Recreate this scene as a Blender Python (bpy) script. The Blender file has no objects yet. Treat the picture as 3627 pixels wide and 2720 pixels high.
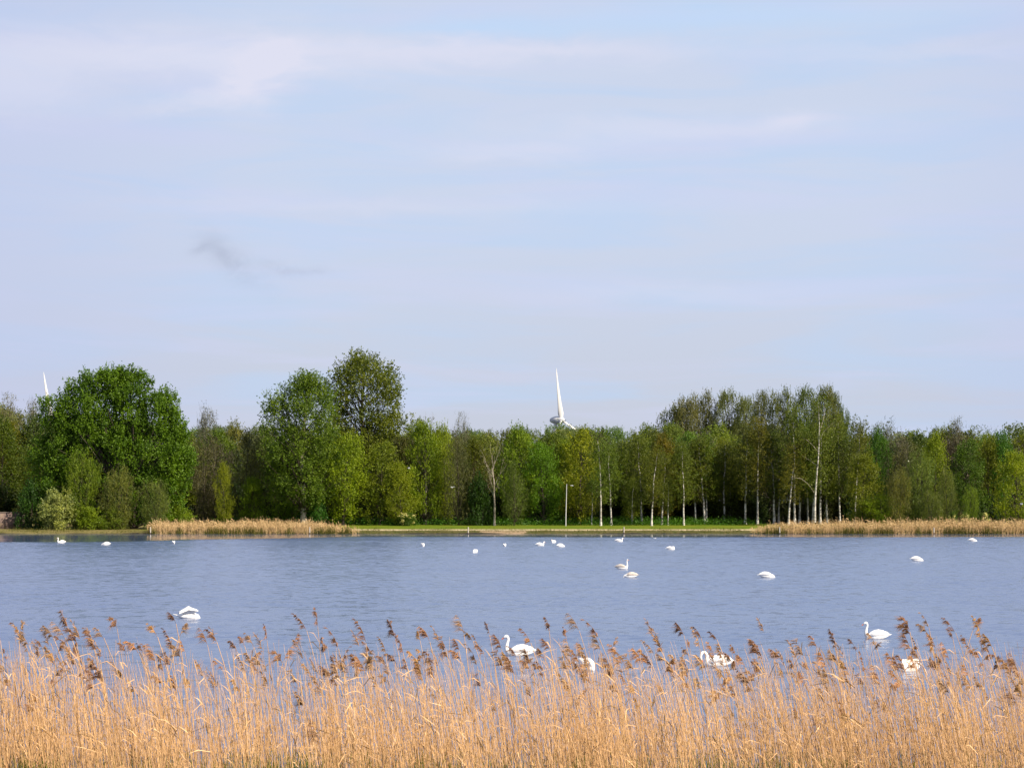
import bpy, math, random
import numpy as np
from mathutils import Vector

# ------------------------------------------------------------------ camera, world, sun, exposure
scene = bpy.context.scene
COL = scene.collection
EYE = 5.7                      # eye height above the lake, metres
FPX = 7254.0                   # focal length in pixels of the 3627 px wide photograph (72 mm)
CX, HY = 1813.5, 1774.0        # principal column and horizon row

cam_d = bpy.data.cameras.new('camera')
cam = bpy.data.objects.new('camera', cam_d)
COL.objects.link(cam)
cam.location = (0, 0, EYE)
cam.rotation_euler = (math.radians(90), 0, 0)
cam_d.sensor_width = 36.0
cam_d.lens = 72.0
cam_d.shift_y = 414.0 / 3627.0
cam_d.clip_start = 0.5
cam_d.clip_end = 12000
scene.camera = cam

SUN_EL = math.radians(40)
SUN_AZ = math.radians(122)     # compass style: 0 = +Y (view direction), 90 = +X (right)
sun_dir = Vector((math.sin(SUN_AZ) * math.cos(SUN_EL), math.cos(SUN_AZ) * math.cos(SUN_EL), math.sin(SUN_EL)))
sd = bpy.data.lights.new('sun', 'SUN')
sd.energy = 5.0
sd.angle = math.radians(0.5)
sd.color = (1.0, 0.88, 0.72)
so = bpy.data.objects.new('sun', sd)
COL.objects.link(so)
so.rotation_euler = sun_dir.to_track_quat('Z', 'Y').to_euler()

scene.view_settings.view_transform = 'Standard'
scene.view_settings.look = 'None'
scene.view_settings.exposure = 0.90
scene.view_settings.gamma = 1.0

world = bpy.data.worlds.new('World')
scene.world = world
world.use_nodes = True
WN, WL = world.node_tree.nodes, world.node_tree.links
WN.clear()


def wmath(op, a, b=None, clamp=False):
    n = WN.new('ShaderNodeMath'); n.operation = op; n.use_clamp = clamp
    for i, v in enumerate((a, b)):
        if v is None: continue
        if isinstance(v, (int, float)): n.inputs[i].default_value = v
        else: WL.new(v, n.inputs[i])
    return n.outputs[0]


def wmix(fac, a, b):
    n = WN.new('ShaderNodeMix'); n.data_type = 'RGBA'; n.clamp_factor = True
    for sock, v in ((n.inputs[0], fac), (n.inputs[6], a), (n.inputs[7], b)):
        if isinstance(v, (int, float)): sock.default_value = v
        elif isinstance(v, tuple): sock.default_value = (*v, 1)
        else: WL.new(v, sock)
    return n.outputs[2]


SKY_STRENGTH = 0.06
w_out = WN.new('ShaderNodeOutputWorld')
w_bg = WN.new('ShaderNodeBackground')
w_bg.inputs['Strength'].default_value = SKY_STRENGTH
WL.new(w_bg.outputs[0], w_out.inputs[0])
w_sky = WN.new('ShaderNodeTexSky')
w_sky.sky_type = 'NISHITA'
w_sky.sun_disc = False
w_sky.sun_elevation = SUN_EL
w_sky.sun_rotation = SUN_AZ
w_sky.air_density = 1.0
w_sky.dust_density = 1.5
w_sky.ozone_density = 2.0
w_tc = WN.new('ShaderNodeTexCoord')
w_sep = WN.new('ShaderNodeSeparateXYZ')
WL.new(w_tc.outputs['Generated'], w_sep.inputs[0])
AZ = wmath('ARCTAN2', w_sep.outputs[0], w_sep.outputs[1])      # heading of the sky direction
ELV = wmath('ARCSINE', w_sep.outputs[2])                        # its elevation


def wnoise(sx, sz, scale, detail, rough, seed):
    c = WN.new('ShaderNodeCombineXYZ')
    WL.new(wmath('MULTIPLY', AZ, sx), c.inputs[0])
    WL.new(wmath('MULTIPLY', ELV, sz), c.inputs[1])
    c.inputs[2].default_value = seed
    n = WN.new('ShaderNodeTexNoise')
    n.inputs['Scale'].default_value = scale
    n.inputs['Detail'].default_value = detail
    n.inputs['Roughness'].default_value = rough
    n.inputs['Distortion'].default_value = 0.6
    WL.new(c.outputs[0], n.inputs['Vector'])
    return n.outputs['Fac']


def wramp(v, lo, hi):
    n = WN.new('ShaderNodeMapRange'); n.interpolation_type = 'SMOOTHSTEP'
    n.inputs['From Min'].default_value = lo; n.inputs['From Max'].default_value = hi
    WL.new(v, n.inputs['Value'])
    return n.outputs[0]


W_WARP = wmath('SUBTRACT', wnoise(1, 3.0, 22, 4, 0.6, 3.1), 0.5)
W_WARP2 = wmath('SUBTRACT', wnoise(1, 2.0, 30, 4, 0.6, 8.7), 0.5)


def wblob(u0, v0, su, sv, amp, tilt=0.0, warp=0.02):
    """one soft cloud patch at a heading and elevation of the sky, edges frayed by noise"""
    du = wmath('SUBTRACT', wmath('ADD', AZ, wmath('MULTIPLY', W_WARP2, warp * 2.5)), u0)
    dv = wmath('SUBTRACT', wmath('ADD', ELV, wmath('MULTIPLY', W_WARP, warp)), v0)
    dv = wmath('SUBTRACT', dv, wmath('MULTIPLY', du, tilt))
    e = wmath('ADD', wmath('POWER', wmath('ABSOLUTE', wmath('DIVIDE', du, su)), 2.0),
              wmath('POWER', wmath('ABSOLUTE', wmath('DIVIDE', dv, sv)), 2.0))
    return wmath('MULTIPLY', wmath('EXPONENT', wmath('MULTIPLY', e, -1.0)), amp)


def wsum(items):
    t = items[0]
    for i in items[1:]: t = wmath('ADD', t, i)
    return t


K = 1.04 / SKY_STRENGTH / 2 ** 0.90
kc = lambda r, g, b: (r * K, g * K, b * K)
veil = wmix(wramp(ELV, 0.0, 0.16), kc(0.565, 0.600, 0.715), kc(0.600, 0.668, 0.830))
veil = wmix(wmath('MULTIPLY', wramp(wnoise(1, 7, 7, 4, 0.55, 1.7), 0.40, 0.68), 0.55), veil, kc(0.500, 0.655, 0.900))
veil = wmix(wmath('MULTIPLY', wramp(wnoise(1, 9, 6, 5, 0.55, 5.2), 0.45, 0.72), 0.5), veil, kc(0.625, 0.660, 0.875))
# pale lavender tint towards the left and right
veil = wmix(wmath('MULTIPLY', wramp(wmath('ABSOLUTE', wmath('ADD', AZ, -0.03)), 0.12, 0.30), 0.45), veil, kc(0.510, 0.555, 0.800))
blue = wsum([wblob(0.10, 0.230, 0.12, 0.008, 0.60, 0.0, 0.010), wblob(-0.02, 0.226, 0.05, 0.004, 0.4, 0.0, 0.010)])
veil = wmix(blue, veil, kc(0.510, 0.700, 0.960))
bright = wsum([wblob(-0.16, 0.212, 0.12, 0.0110, 0.75), wblob(0.00, 0.216, 0.09, 0.0050, 0.60), wblob(-0.122, 0.206, 0.020, 0.015, 0.75, 0.35),
               wblob(-0.150, 0.193, 0.035, 0.0045, 0.5, 0.16), wblob(-0.24, 0.193, 0.04, 0.014, 0.5),
               wblob(0.135, 0.181, 0.014, 0.0035, 0.45, 0.0, 0.008), wblob(0.08, 0.179, 0.08, 0.007, 0.50), wblob(0.00, 0.169, 0.05, 0.005, 0.40),
               wblob(0.19, 0.212, 0.08, 0.004, 0.22), wblob(0.08, 0.100, 0.06, 0.005, 0.22), wblob(-0.06, 0.143, 0.12, 0.004, 0.22)])
veil = wmix(bright, veil, kc(0.740, 0.745, 0.880))
scud = wramp(wnoise(1, 1.7, 55, 5, 0.6, 12.3), 0.25, 0.60)
grey = wsum([wblob(-0.1375, 0.1165, 0.0135, 0.0068, 0.85, -0.62, 0.007), wblob(-0.112, 0.1120, 0.009, 0.0030, 0.50, -0.2, 0.010),
             wblob(-0.096, 0.1105, 0.009, 0.0022, 0.40, -0.1, 0.010), wblob(-0.152, 0.1215, 0.005, 0.0026, 0.5, 0.3, 0.008)])
grey = wmath('MULTIPLY', wmath('MULTIPLY', grey, scud), 0.75)
veil = wmix(grey, veil, kc(0.420, 0.460, 0.600))
# the veil of thin cloud is thick near the horizon and thins out overhead
veil_amt = wmath('SUBTRACT', 0.94, wmath('MULTIPLY', wramp(ELV, 0.75, 1.3), 0.60))
WL.new(wmix(veil_amt, w_sky.outputs[0], veil), w_bg.inputs['Color'])

# ------------------------------------------------------------------ helpers
R0 = np.random.default_rng(7)


def gz(y):
    return float(np.interp(y, GK, GV))


GK = [-80, 1.5, 5, 30, 36, 42, 60, 340, 353, 356, 358, 362, 368, 400, 412, 450, 9000]
GV = [4.0, 4.0, 3.7, 0.45, 0.10, -0.20, -0.9, -1.2, -0.25, 0.03, 0.26, 0.47, 0.52, 0.86, 1.08, 1.2, 1.4]


def X(px, D): return (px - CX) / FPX * D
def Z(row, D): return EYE + (HY - row) / FPX * D


def tag(o, label=None, cat=None, group=None, kind=None):
    if label: o['label'] = label
    if cat: o['category'] = cat
    if group: o['group'] = group
    if kind: o['kind'] = kind
    return o


def empty(name, loc, label, cat, group=None, rz=0.0, scale=(1, 1, 1)):
    o = bpy.data.objects.new(name, None)
    o.empty_display_size = 0.3
    o.location = loc; o.rotation_euler = (0, 0, rz); o.scale = scale
    COL.objects.link(o)
    return tag(o, label, cat, group)


def link(name, me, parent=None, color=None):
    o = bpy.data.objects.new(name, me)
    COL.objects.link(o)
    if parent is not None: o.parent = parent
    if color is not None: o.color = (*color, 1)
    return o


class MB:
    """collects quads and their tint, builds one mesh"""
    def __init__(s): s.v = []; s.f = []; s.t = []; s.n = 0

    def add(s, v, f, t=0.5):
        v = np.asarray(v, dtype=np.float64).reshape(-1, 3); f = np.asarray(f, dtype=np.int64).reshape(-1, 4)
        s.v.append(v); s.f.append(f + s.n); s.n += len(v)
        s.t.append(np.broadcast_to(np.asarray(t, dtype=np.float64), (len(f),)))

    def mesh(s, name, mat, smooth=False):
        v = np.concatenate(s.v); f = np.concatenate(s.f); t = np.concatenate(s.t)
        me = bpy.data.meshes.new(name)
        me.vertices.add(len(v)); me.vertices.foreach_set('co', v.astype(np.float32).ravel())
        me.loops.add(f.size); me.loops.foreach_set('vertex_index', f.astype(np.int32).ravel())
        me.polygons.add(len(f)); me.polygons.foreach_set('loop_start', (np.arange(len(f)) * 4).astype(np.int32))
        me.update(calc_edges=True)
        a = me.attributes.new('tint', 'FLOAT', 'FACE'); a.data.foreach_set('value', t.astype(np.float32))
        if smooth: me.polygons.foreach_set('use_smooth', np.ones(len(f), dtype=bool))
        if mat: me.materials.append(mat)
        return me


def unit(a): return a / np.maximum(np.linalg.norm(a, axis=-1, keepdims=True), 1e-9)


def tube(mb, path, rad, sides=6, t=0.5, cap=False):
    p = np.asarray(path, float); n = len(p)
    r = np.broadcast_to(np.asarray(rad, float), (n,))
    d = unit(np.gradient(p, axis=0))
    ref = np.where(np.abs(d[:, 2:3]) > 0.9, np.array([[1.0, 0, 0]]), np.array([[0, 0, 1.0]]))
    if np.abs(d[:, 2]).mean() > 0.6: ref = np.tile([[0.0, 1.0, 0.0]], (n, 1))
    a = unit(np.cross(d, ref)); b = np.cross(d, a)
    ang = np.arange(sides) / sides * 2 * np.pi
    v = p[:, None] + r[:, None, None] * (np.cos(ang)[None, :, None] * a[:, None] + np.sin(ang)[None, :, None] * b[:, None])
    i = np.arange(n - 1)[:, None] * sides; j = np.arange(sides)[None]; k = (j + 1) % sides
    f = np.stack([i + j, i + k, i + sides + k, i + sides + j], -1)
    mb.add(v, f, t)
    if cap:
        for ring, c in ((0, p[0]), (n - 1, p[-1])):
            vv = np.concatenate([v[ring], c[None]]); q = []
            for s_ in range(0, sides, 2): q.append([s_, (s_ + 1) % sides, (s_ + 2) % sides, sides])
            mb.add(vv, q, t)


def loft(mb, cen, w, h, sides=12, t=0.5):
    """ellipse rings square to x: half width w (y) and half height h (z)"""
    cen = np.asarray(cen, float); w = np.asarray(w, float); h = np.asarray(h, float); n = len(cen)
    ang = np.arange(sides) / sides * 2 * np.pi
    v = np.zeros((n, sides, 3)); v[:] = cen[:, None]
    v[:, :, 1] += w[:, None] * np.cos(ang); v[:, :, 2] += h[:, None] * np.sin(ang)
    i = np.arange(n - 1)[:, None] * sides; j = np.arange(sides)[None]; k = (j + 1) % sides
    mb.add(v, np.stack([i + j, i + k, i + sides + k, i + sides + j], -1), t)
    for ring in (0, n - 1):
        vv = np.concatenate([v[ring], cen[ring][None]]); q = [[s_, s_ + 1, (s_ + 2) % sides, sides] for s_ in range(0, sides, 2)]
        mb.add(vv, q, t)


def leaves(mb, c, size, rng, wide=0.6, up=0.0, tint=0.5, tv=0.25):
    n = len(c)
    u = rng.normal(size=(n, 3)); u[:, 2] += up; u = unit(u)
    v = unit(np.cross(u, rng.normal(size=(n, 3))))
    l = size * rng.uniform(0.6, 1.35, (n, 1)) * 0.5
    a = c - u * l; b = c + v * l * wide - u * l * 0.1; d = c + u * l; e = c - v * l * wide - u * l * 0.1
    vv = np.stack([a, b, d, e], 1)
    mb.add(vv, np.arange(4 * n).reshape(n, 4), np.clip(tint + rng.uniform(-tv, tv, n), 0, 1))


# ------------------------------------------------------------------ materials
def new_mat(name):
    m = bpy.data.materials.new(name); m.use_nodes = True
    nt = m.node_tree; nt.nodes.clear()
    out = nt.nodes.new('ShaderNodeOutputMaterial')
    return m, nt.nodes, nt.links, out


def nmix(N, L, fac, a, b, blend='MIX'):
    n = N.new('ShaderNodeMix'); n.data_type = 'RGBA'; n.blend_type = blend
    for s, v in ((n.inputs[0], fac), (n.inputs[6], a), (n.inputs[7], b)):
        if isinstance(v, (int, float)): s.default_value = v
        elif isinstance(v, tuple): s.default_value = (*v, 1)
        else: L.new(v, s)
    return n.outputs[2]


def nmath(N, L, op, a, b=None, c=None, clamp=False):
    n = N.new('ShaderNodeMath'); n.operation = op; n.use_clamp = clamp
    for i, v in enumerate((a, b, c)):
        if v is None: continue
        if isinstance(v, (int, float)): n.inputs[i].default_value = v
        else: L.new(v, n.inputs[i])
    return n.outputs[0]


def nnoise(N, L, vec, scale, detail=3, rough=0.5):
    n = N.new('ShaderNodeTexNoise'); n.inputs['Scale'].default_value = scale
    n.inputs['Detail'].default_value = detail; n.inputs['Roughness'].default_value = rough
    if vec is not None: L.new(vec, n.inputs['Vector'])
    return n.outputs['Fac']


def nmap(N, L, vec, scale):
    n = N.new('ShaderNodeMapping'); n.inputs['Scale'].default_value = scale
    L.new(vec, n.inputs['Vector']); return n.outputs[0]


def nrange(N, L, v, a, b, c=0.0, d=1.0):
    n = N.new('ShaderNodeMapRange'); n.interpolation_type = 'SMOOTHSTEP'
    for k, x in zip(('From Min', 'From Max', 'To Min', 'To Max'), (a, b, c, d)): n.inputs[k].default_value = x
    L.new(v, n.inputs['Value']); return n.outputs[0]


def leafy(name, transl=0.35, warm=(1.95, 1.62, 0.62), dark=(0.80, 0.84, 0.65), rough=0.55):
    """leaf material: the object's own colour, varied leaf by leaf"""
    m, N, L, out = new_mat(name)
    oi = N.new('ShaderNodeObjectInfo'); at = N.new('ShaderNodeAttribute'); at.attribute_name = 'tint'
    f = at.outputs['Fac']
    lo = nmix(N, L, 1.0, oi.outputs['Color'], dark, 'MULTIPLY')
    hi = nmix(N, L, 1.0, oi.outputs['Color'], warm, 'MULTIPLY')
    col = nmix(N, L, f, lo, hi)
    p = N.new('ShaderNodeBsdfPrincipled'); L.new(col, p.inputs['Base Color'])
    p.inputs['Roughness'].default_value = rough; p.inputs['Specular IOR Level'].default_value = 0.25
    tr = N.new('ShaderNodeBsdfTranslucent'); L.new(nmix(N, L, 1.0, col, (1.1, 1.25, 0.5), 'MULTIPLY'), tr.inputs['Color'])
    ms = N.new('ShaderNodeMixShader'); ms.inputs[0].default_value = transl
    L.new(p.outputs[0], ms.inputs[1]); L.new(tr.outputs[0], ms.inputs[2]); L.new(ms.outputs[0], out.inputs[0])
    return m


def plain(name, col, rough=0.7, var=0.25, scale=3.0, stretch=(1, 1, 1), spec=0.3, col2=None):
    m, N, L, out = new_mat(name)
    tc = N.new('ShaderNodeTexCoord')
    f = nnoise(N, L, nmap(N, L, tc.outputs['Object'], stretch), scale, 4, 0.6)
    c2 = col2 or tuple(c * (1 - var) for c in col)
    c = nmix(N, L, nrange(N, L, f, 0.35, 0.68), col, c2)
    p = N.new('ShaderNodeBsdfPrincipled'); L.new(c, p.inputs['Base Color'])
    p.inputs['Roughness'].default_value = rough; p.inputs['Specular IOR Level'].default_value = spec
    b = N.new('ShaderNodeBump'); b.inputs['Strength'].default_value = 0.25; b.inputs['Distance'].default_value = 0.02
    L.new(f, b.inputs['Height']); L.new(b.outputs[0], p.inputs['Normal'])
    L.new(p.outputs[0], out.inputs[0])
    return m


M_LEAF = leafy('foliage')
M_TWIG = leafy('twigs', transl=0.15, warm=(1.3, 1.2, 1.0), dark=(0.6, 0.6, 0.6))
M_REED = leafy('dry_reed', transl=0.18, warm=(1.25, 1.22, 1.25), dark=(0.52, 0.42, 0.34), rough=0.5)
M_PLUME = leafy('reed_plume_fluff', transl=0.30, warm=(1.8, 1.7, 1.6), dark=(0.72, 0.66, 0.66), rough=0.8)
M_BARK = plain('bark', (0.065, 0.052, 0.035), 0.9, 0.5, 2.2, (3, 3, 0.8))
M_PALE = plain('pale_bark', (0.42, 0.37, 0.29), 0.85, 0.5, 1.2, (2, 2, 0.7), col2=(0.11, 0.09, 0.06))
M_BIRCH = plain('birch_bark', (0.58, 0.555, 0.50), 0.75, 0.5, 1.3, (1.0, 1.0, 1.6), col2=(0.14, 0.12, 0.10))
M_SWAN = plain('white_feathers', (0.80, 0.79, 0.76), 0.7, 0.06, 6.0, spec=0.2)
M_JUV = plain('grey_brown_feathers', (0.52, 0.47, 0.42), 0.75, 0.35, 9.0, spec=0.2)
M_BILL = plain('orange_bill', (0.72, 0.20, 0.06), 0.45, 0.15, 20.0)
M_BLACK = plain('black_skin', (0.02, 0.02, 0.02), 0.5, 0.1, 20.0)
M_GULL = plain('gull_grey', (0.55, 0.57, 0.60), 0.7, 0.1, 20.0)
M_POSTW = plain('bleached_wood', (0.48, 0.43, 0.35), 0.8, 0.35, 4.0, (5, 5, 0.8))
M_POSTD = plain('wet_wood', (0.10, 0.075, 0.055), 0.6, 0.35, 4.0)
M_TURB = plain('turbine_white', (0.60, 0.60, 0.59), 0.45, 0.04, 0.4)
M_NAC = plain('nacelle_grey', (0.46, 0.47, 0.49), 0.5, 0.06, 0.6)
M_LAMPP = plain('galvanised_steel', (0.50, 0.50, 0.50), 0.45, 0.12, 3.0)
M_LAMPH = plain('lamp_housing', (0.62, 0.63, 0.64), 0.5, 0.1, 6.0)


def brick_mat():
    m, N, L, out = new_mat('weathered_brick')
    tc = N.new('ShaderNodeTexCoord')
    mp = N.new('ShaderNodeMapping'); mp.inputs['Rotation'].default_value = (math.radians(90), 0, 0); L.new(tc.outputs['Object'], mp.inputs[0])
    br = N.new('ShaderNodeTexBrick'); L.new(mp.outputs[0], br.inputs['Vector']); br.inputs['Scale'].default_value = 1.0
    br.inputs['Color1'].default_value = (0.12, 0.055, 0.045, 1); br.inputs['Color2'].default_value = (0.085, 0.05, 0.045, 1)
    br.inputs['Mortar'].default_value = (0.16, 0.14, 0.12, 1); br.inputs['Brick Width'].default_value = 0.22
    br.inputs['Row Height'].default_value = 0.075; br.inputs['Mortar Size'].default_value = 0.012
    n = nnoise(N, L, tc.outputs['Object'], 0.7, 5, 0.6)
    c = nmix(N, L, nrange(N, L, n, 0.5, 0.75), br.outputs['Color'], (0.19, 0.14, 0.09))
    p = N.new('ShaderNodeBsdfPrincipled'); L.new(c, p.inputs['Base Color']); p.inputs['Roughness'].default_value = 0.9
    L.new(p.outputs[0], out.inputs[0]); return m


def ground_mat():
    m, N, L, out = new_mat('ground_cover')
    tc = N.new('ShaderNodeTexCoord'); ob = tc.outputs['Object']
    sep = N.new('ShaderNodeSeparateXYZ'); L.new(ob, sep.inputs[0])
    n1 = nnoise(N, L, nmap(N, L, ob, (0.6, 0.15, 1)), 0.5, 5, 0.6)
    n2 = nnoise(N, L, nmap(N, L, ob, (1, 0.35, 1)), 1.6, 5, 0.65)
    grass = nmix(N, L, nrange(N, L, n1, 0.35, 0.65), (0.078, 0.120, 0.005), (0.108, 0.130, 0.008))
    grass = nmix(N, L, nrange(N, L, n2, 0.55, 0.75), grass, (0.055, 0.082, 0.007))
    bank = nmix(N, L, nrange(N, L, n2, 0.35, 0.65), (0.048, 0.058, 0.010), (0.092, 0.074, 0.025))
    y = nmath(N, L, 'ADD', sep.outputs[1], nmath(N, L, 'MULTIPLY', n2, 2.4))
    c = nmix(N, L, nrange(N, L, y, 363.0, 364.6), bank, grass)
    # the drier left hand bank
    dry = nmix(N, L, nrange(N, L, n2, 0.35, 0.7), (0.165, 0.135, 0.052), (0.095, 0.088, 0.026))
    c = nmix(N, L, nrange(N, L, nmath(N, L, 'ADD', sep.outputs[0], nmath(N, L, 'MULTIPLY', n1, 8.0)), -66, -56, 1.0, 0.0), c, dry)
    # bare sand scrape where the bank is trodden down to the water
    sx = nmath(N, L, 'ABSOLUTE', nmath(N, L, 'DIVIDE', nmath(N, L, 'ADD', sep.outputs[0], 1.6), 4.3))
    sy = nmath(N, L, 'ABSOLUTE', nmath(N, L, 'DIVIDE', nmath(N, L, 'SUBTRACT', sep.outputs[1], 360.2), 4.6))
    s = nmath(N, L, 'ADD', nmath(N, L, 'POWER', sx, 3.0), nmath(N, L, 'POWER', sy, 3.0))
    s = nmath(N, L, 'ADD', s, nmath(N, L, 'MULTIPLY', nmath(N, L, 'SUBTRACT', n2, 0.5), 1.4))
    c = nmix(N, L, nrange(N, L, s, 0.75, 1.15, 1.0, 0.0), c, (0.27, 0.195, 0.115))
    # dark wet mud at the water line and leaf litter with shade painted in under the trees
    c = nmix(N, L, nrange(N, L, y, 357.0, 357.9, 1.0, 0.0), c, (0.022, 0.019, 0.014))
    c = nmix(N, L, nrange(N, L, y, 413, 417), c, (0.022, 0.022, 0.010))
    p = N.new('ShaderNodeBsdfPrincipled'); L.new(c, p.inputs['Base Color']); p.inputs['Roughness'].default_value = 0.95
    p.inputs['Specular IOR Level'].default_value = 0.1
    b = N.new('ShaderNodeBump'); b.inputs['Strength'].default_value = 0.6; b.inputs['Distance'].default_value = 0.15
    L.new(n2, b.inputs['Height']); L.new(b.outputs[0], p.inputs['Normal'])
    L.new(p.outputs[0], out.inputs[0]); return m


def water_mat():
    m, N, L, out = new_mat('lake_water')
    tc = N.new('ShaderNodeTexCoord'); ob = tc.outputs['Object']
    sep = N.new('ShaderNodeSeparateXYZ'); L.new(ob, sep.inputs[0])
    gust = nnoise(N, L, nmap(N, L, ob, (0.010, 0.055, 1)), 1.0, 3, 0.55)
    # wind lee under the far bank: the surface calms down over the last metres
    lee_edge = nmath(N, L, 'ADD', sep.outputs[1], nmath(N, L, 'MULTIPLY', nmath(N, L, 'SUBTRACT', gust, 0.5), 42.0))
    lee_edge = nmath(N, L, 'SUBTRACT', lee_edge, nrange(N, L, sep.outputs[0], -70, -15, 0.0, 40.0))
    lee = nrange(N, L, lee_edge, 276, 291)
    amp = nmath(N, L, 'MULTIPLY', nrange(N, L, gust, 0.3, 0.7, 0.078, 0.135), nrange(N, L, lee, 0.0, 1.0, 1.0, 0.10))

    def vec_noise(scale, map_):
        n = N.new('ShaderNodeTexNoise'); n.inputs['Scale'].default_value = scale; n.inputs['Detail'].default_value = 3.0
        n.inputs['Roughness'].default_value = 0.55; L.new(nmap(N, L, ob, map_), n.inputs['Vector'])
        v = N.new('ShaderNodeVectorMath'); v.operation = 'SUBTRACT'; L.new(n.outputs['Color'], v.inputs[0]); v.inputs[1].default_value = (0.5, 0.5, 0.5)
        return v.outputs[0]
    va = vec_noise(1.0, (2.2, 2.2, 1)); vb = vec_noise(1.0, (0.8, 1.1, 1))
    add = N.new('ShaderNodeVectorMath'); add.operation = 'ADD'; L.new(va, add.inputs[0]); L.new(vb, add.inputs[1])
    sc = N.new('ShaderNodeVectorMath'); sc.operation = 'SCALE'; L.new(add.outputs[0], sc.inputs[0])
    L.new(nmath(N, L, 'MULTIPLY', amp, 4.0), sc.inputs['Scale'])
    sp = N.new('ShaderNodeSeparateXYZ'); L.new(sc.outputs[0], sp.inputs[0])
    cb = N.new('ShaderNodeCombineXYZ'); L.new(nmath(N, L, 'MULTIPLY', sp.outputs[0], 0.5), cb.inputs[0]); L.new(nmath(N, L, 'SUBTRACT', sp.outputs[1], nmath(N, L, 'MULTIPLY', amp, 0.62)), cb.inputs[1]); cb.inputs[2].default_value = 1.0
    nm = N.new('ShaderNodeVectorMath'); nm.operation = 'NORMALIZE'; L.new(cb.outputs[0], nm.inputs[0])
    p = N.new('ShaderNodeBsdfPrincipled'); p.inputs['Base Color'].default_value = (0.060, 0.092, 0.180, 1)
    L.new(nrange(N, L, lee, 0.0, 1.0, 0.20, 0.06), p.inputs['Roughness']); p.inputs['IOR'].default_value = 1.333
    L.new(nm.outputs[0], p.inputs['Normal'])
    L.new(p.outputs[0], out.inputs[0]); return m


def path_mat():
    m, N, L, out = new_mat('sandy_path')
    tc = N.new('ShaderNodeTexCoord')
    n = nnoise(N, L, nmap(N, L, tc.outputs['Object'], (0.3, 1.5, 1)), 1.2, 5, 0.65)
    c = nmix(N, L, nrange(N, L, n, 0.46, 0.68), (0.34, 0.275, 0.16), (0.17, 0.155, 0.05))
    p = N.new('ShaderNodeBsdfPrincipled'); L.new(c, p.inputs['Base Color']); p.inputs['Roughness'].default_value = 0.95
    L.new(p.outputs[0], out.inputs[0]); return m


# ------------------------------------------------------------------ the setting
def strip_mesh(name, ys, zs, xs, mat, zoff=0.0, wob=None):
    xs = np.asarray(xs, float); ys = np.asarray(ys, float); zs = np.asarray(zs, float)
    gx, gy = np.meshgrid(xs, ys); gzz = np.tile(zs[:, None], (1, len(xs))) + zoff
    if wob is not None: gy = gy + wob(gx, gy)
    v = np.stack([gx, gy, gzz], -1).reshape(-1, 3)
    i = np.arange(len(ys) - 1)[:, None] * len(xs); j = np.arange(len(xs) - 1)[None]
    mb = MB(); mb.add(v, np.stack([i + j, i + j + 1, i + len(xs) + j + 1, i + len(xs) + j], -1))
    return mb.mesh(name, mat)


def shore_wob(x, y):
    near = np.exp(-((y - 358) / 8.0) ** 2)
    return near * (0.8 * np.sin(x * 0.21) + 0.45 * np.sin(x * 0.087 + 0.5) + 0.45 * np.sin(x * 0.53 + 1.0) + 0.25 * np.sin(x * 1.3 + 2.0))


gxs = np.concatenate([np.linspace(-4000, -160, 12), np.linspace(-150, 150, 301), np.linspace(160, 4000, 12)])
gys = np.array(sorted(set(GK) | {8, 14, 20, 25, 33, 39, 46, 52, 100, 200, 300, 348, 355, 357, 359, 360, 364, 366, 374, 382, 390, 406, 430, 600, 1000, 3000}))
tag(link('ground', strip_mesh('ground', gys, [gz(y) for y in gys], gxs, ground_mat(), 0, shore_wob)),
    'grassy far bank and ground under the trees', 'ground', kind='structure')
wys = np.linspace(33, 357.5, 60)
tag(link('water', strip_mesh('water', wys, wys * 0, np.linspace(-420, 420, 3), water_mat())),
    'rippled blue lake water between the reeds and the far bank', 'water', kind='structure')
pxs = np.linspace(-64, 118, 183)
pys = np.array([361.9, 362.5, 364.5, 366.8, 367.3]); pzs = [.40, .62, .65, .66, .44]
tag(link('path', strip_mesh('path', pys, pzs, pxs, path_mat(), 0.0,
    lambda x, y: 0.35 * np.sin(x * 0.17) + 0.2 * np.sin(x * 0.61))), 'narrow pale trodden path along the far bank', 'path', kind='structure')


# ------------------------------------------------------------------ trees
def profile(t, kind):
    if kind == 'oval': return np.sin(np.pi * np.clip(t, 0.02, 0.98) ** 0.8) ** 0.65
    if kind == 'dome': return np.clip(1 - t ** 2.4, 0.03, 1) ** 0.5 * np.clip(0.72 + t, 0, 1)
    if kind == 'vase': return np.clip(0.35 + 1.1 * t, 0, 1) * np.clip(1 - (np.clip(t - 0.62, 0, 1) / 0.38) ** 2 * 0.92, 0.05, 1) ** 0.5
    if kind == 'round': return np.clip(1 - np.abs(2 * np.clip(t, 0.02, 0.98) - 0.95) ** 2.8, 0.05, 1) ** 0.5
    if kind == 'birch': return np.clip(1.05 - t, 0.05, 1) ** 0.45 * np.clip(0.45 + 1.6 * t, 0, 1)
    return np.ones_like(t)


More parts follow.
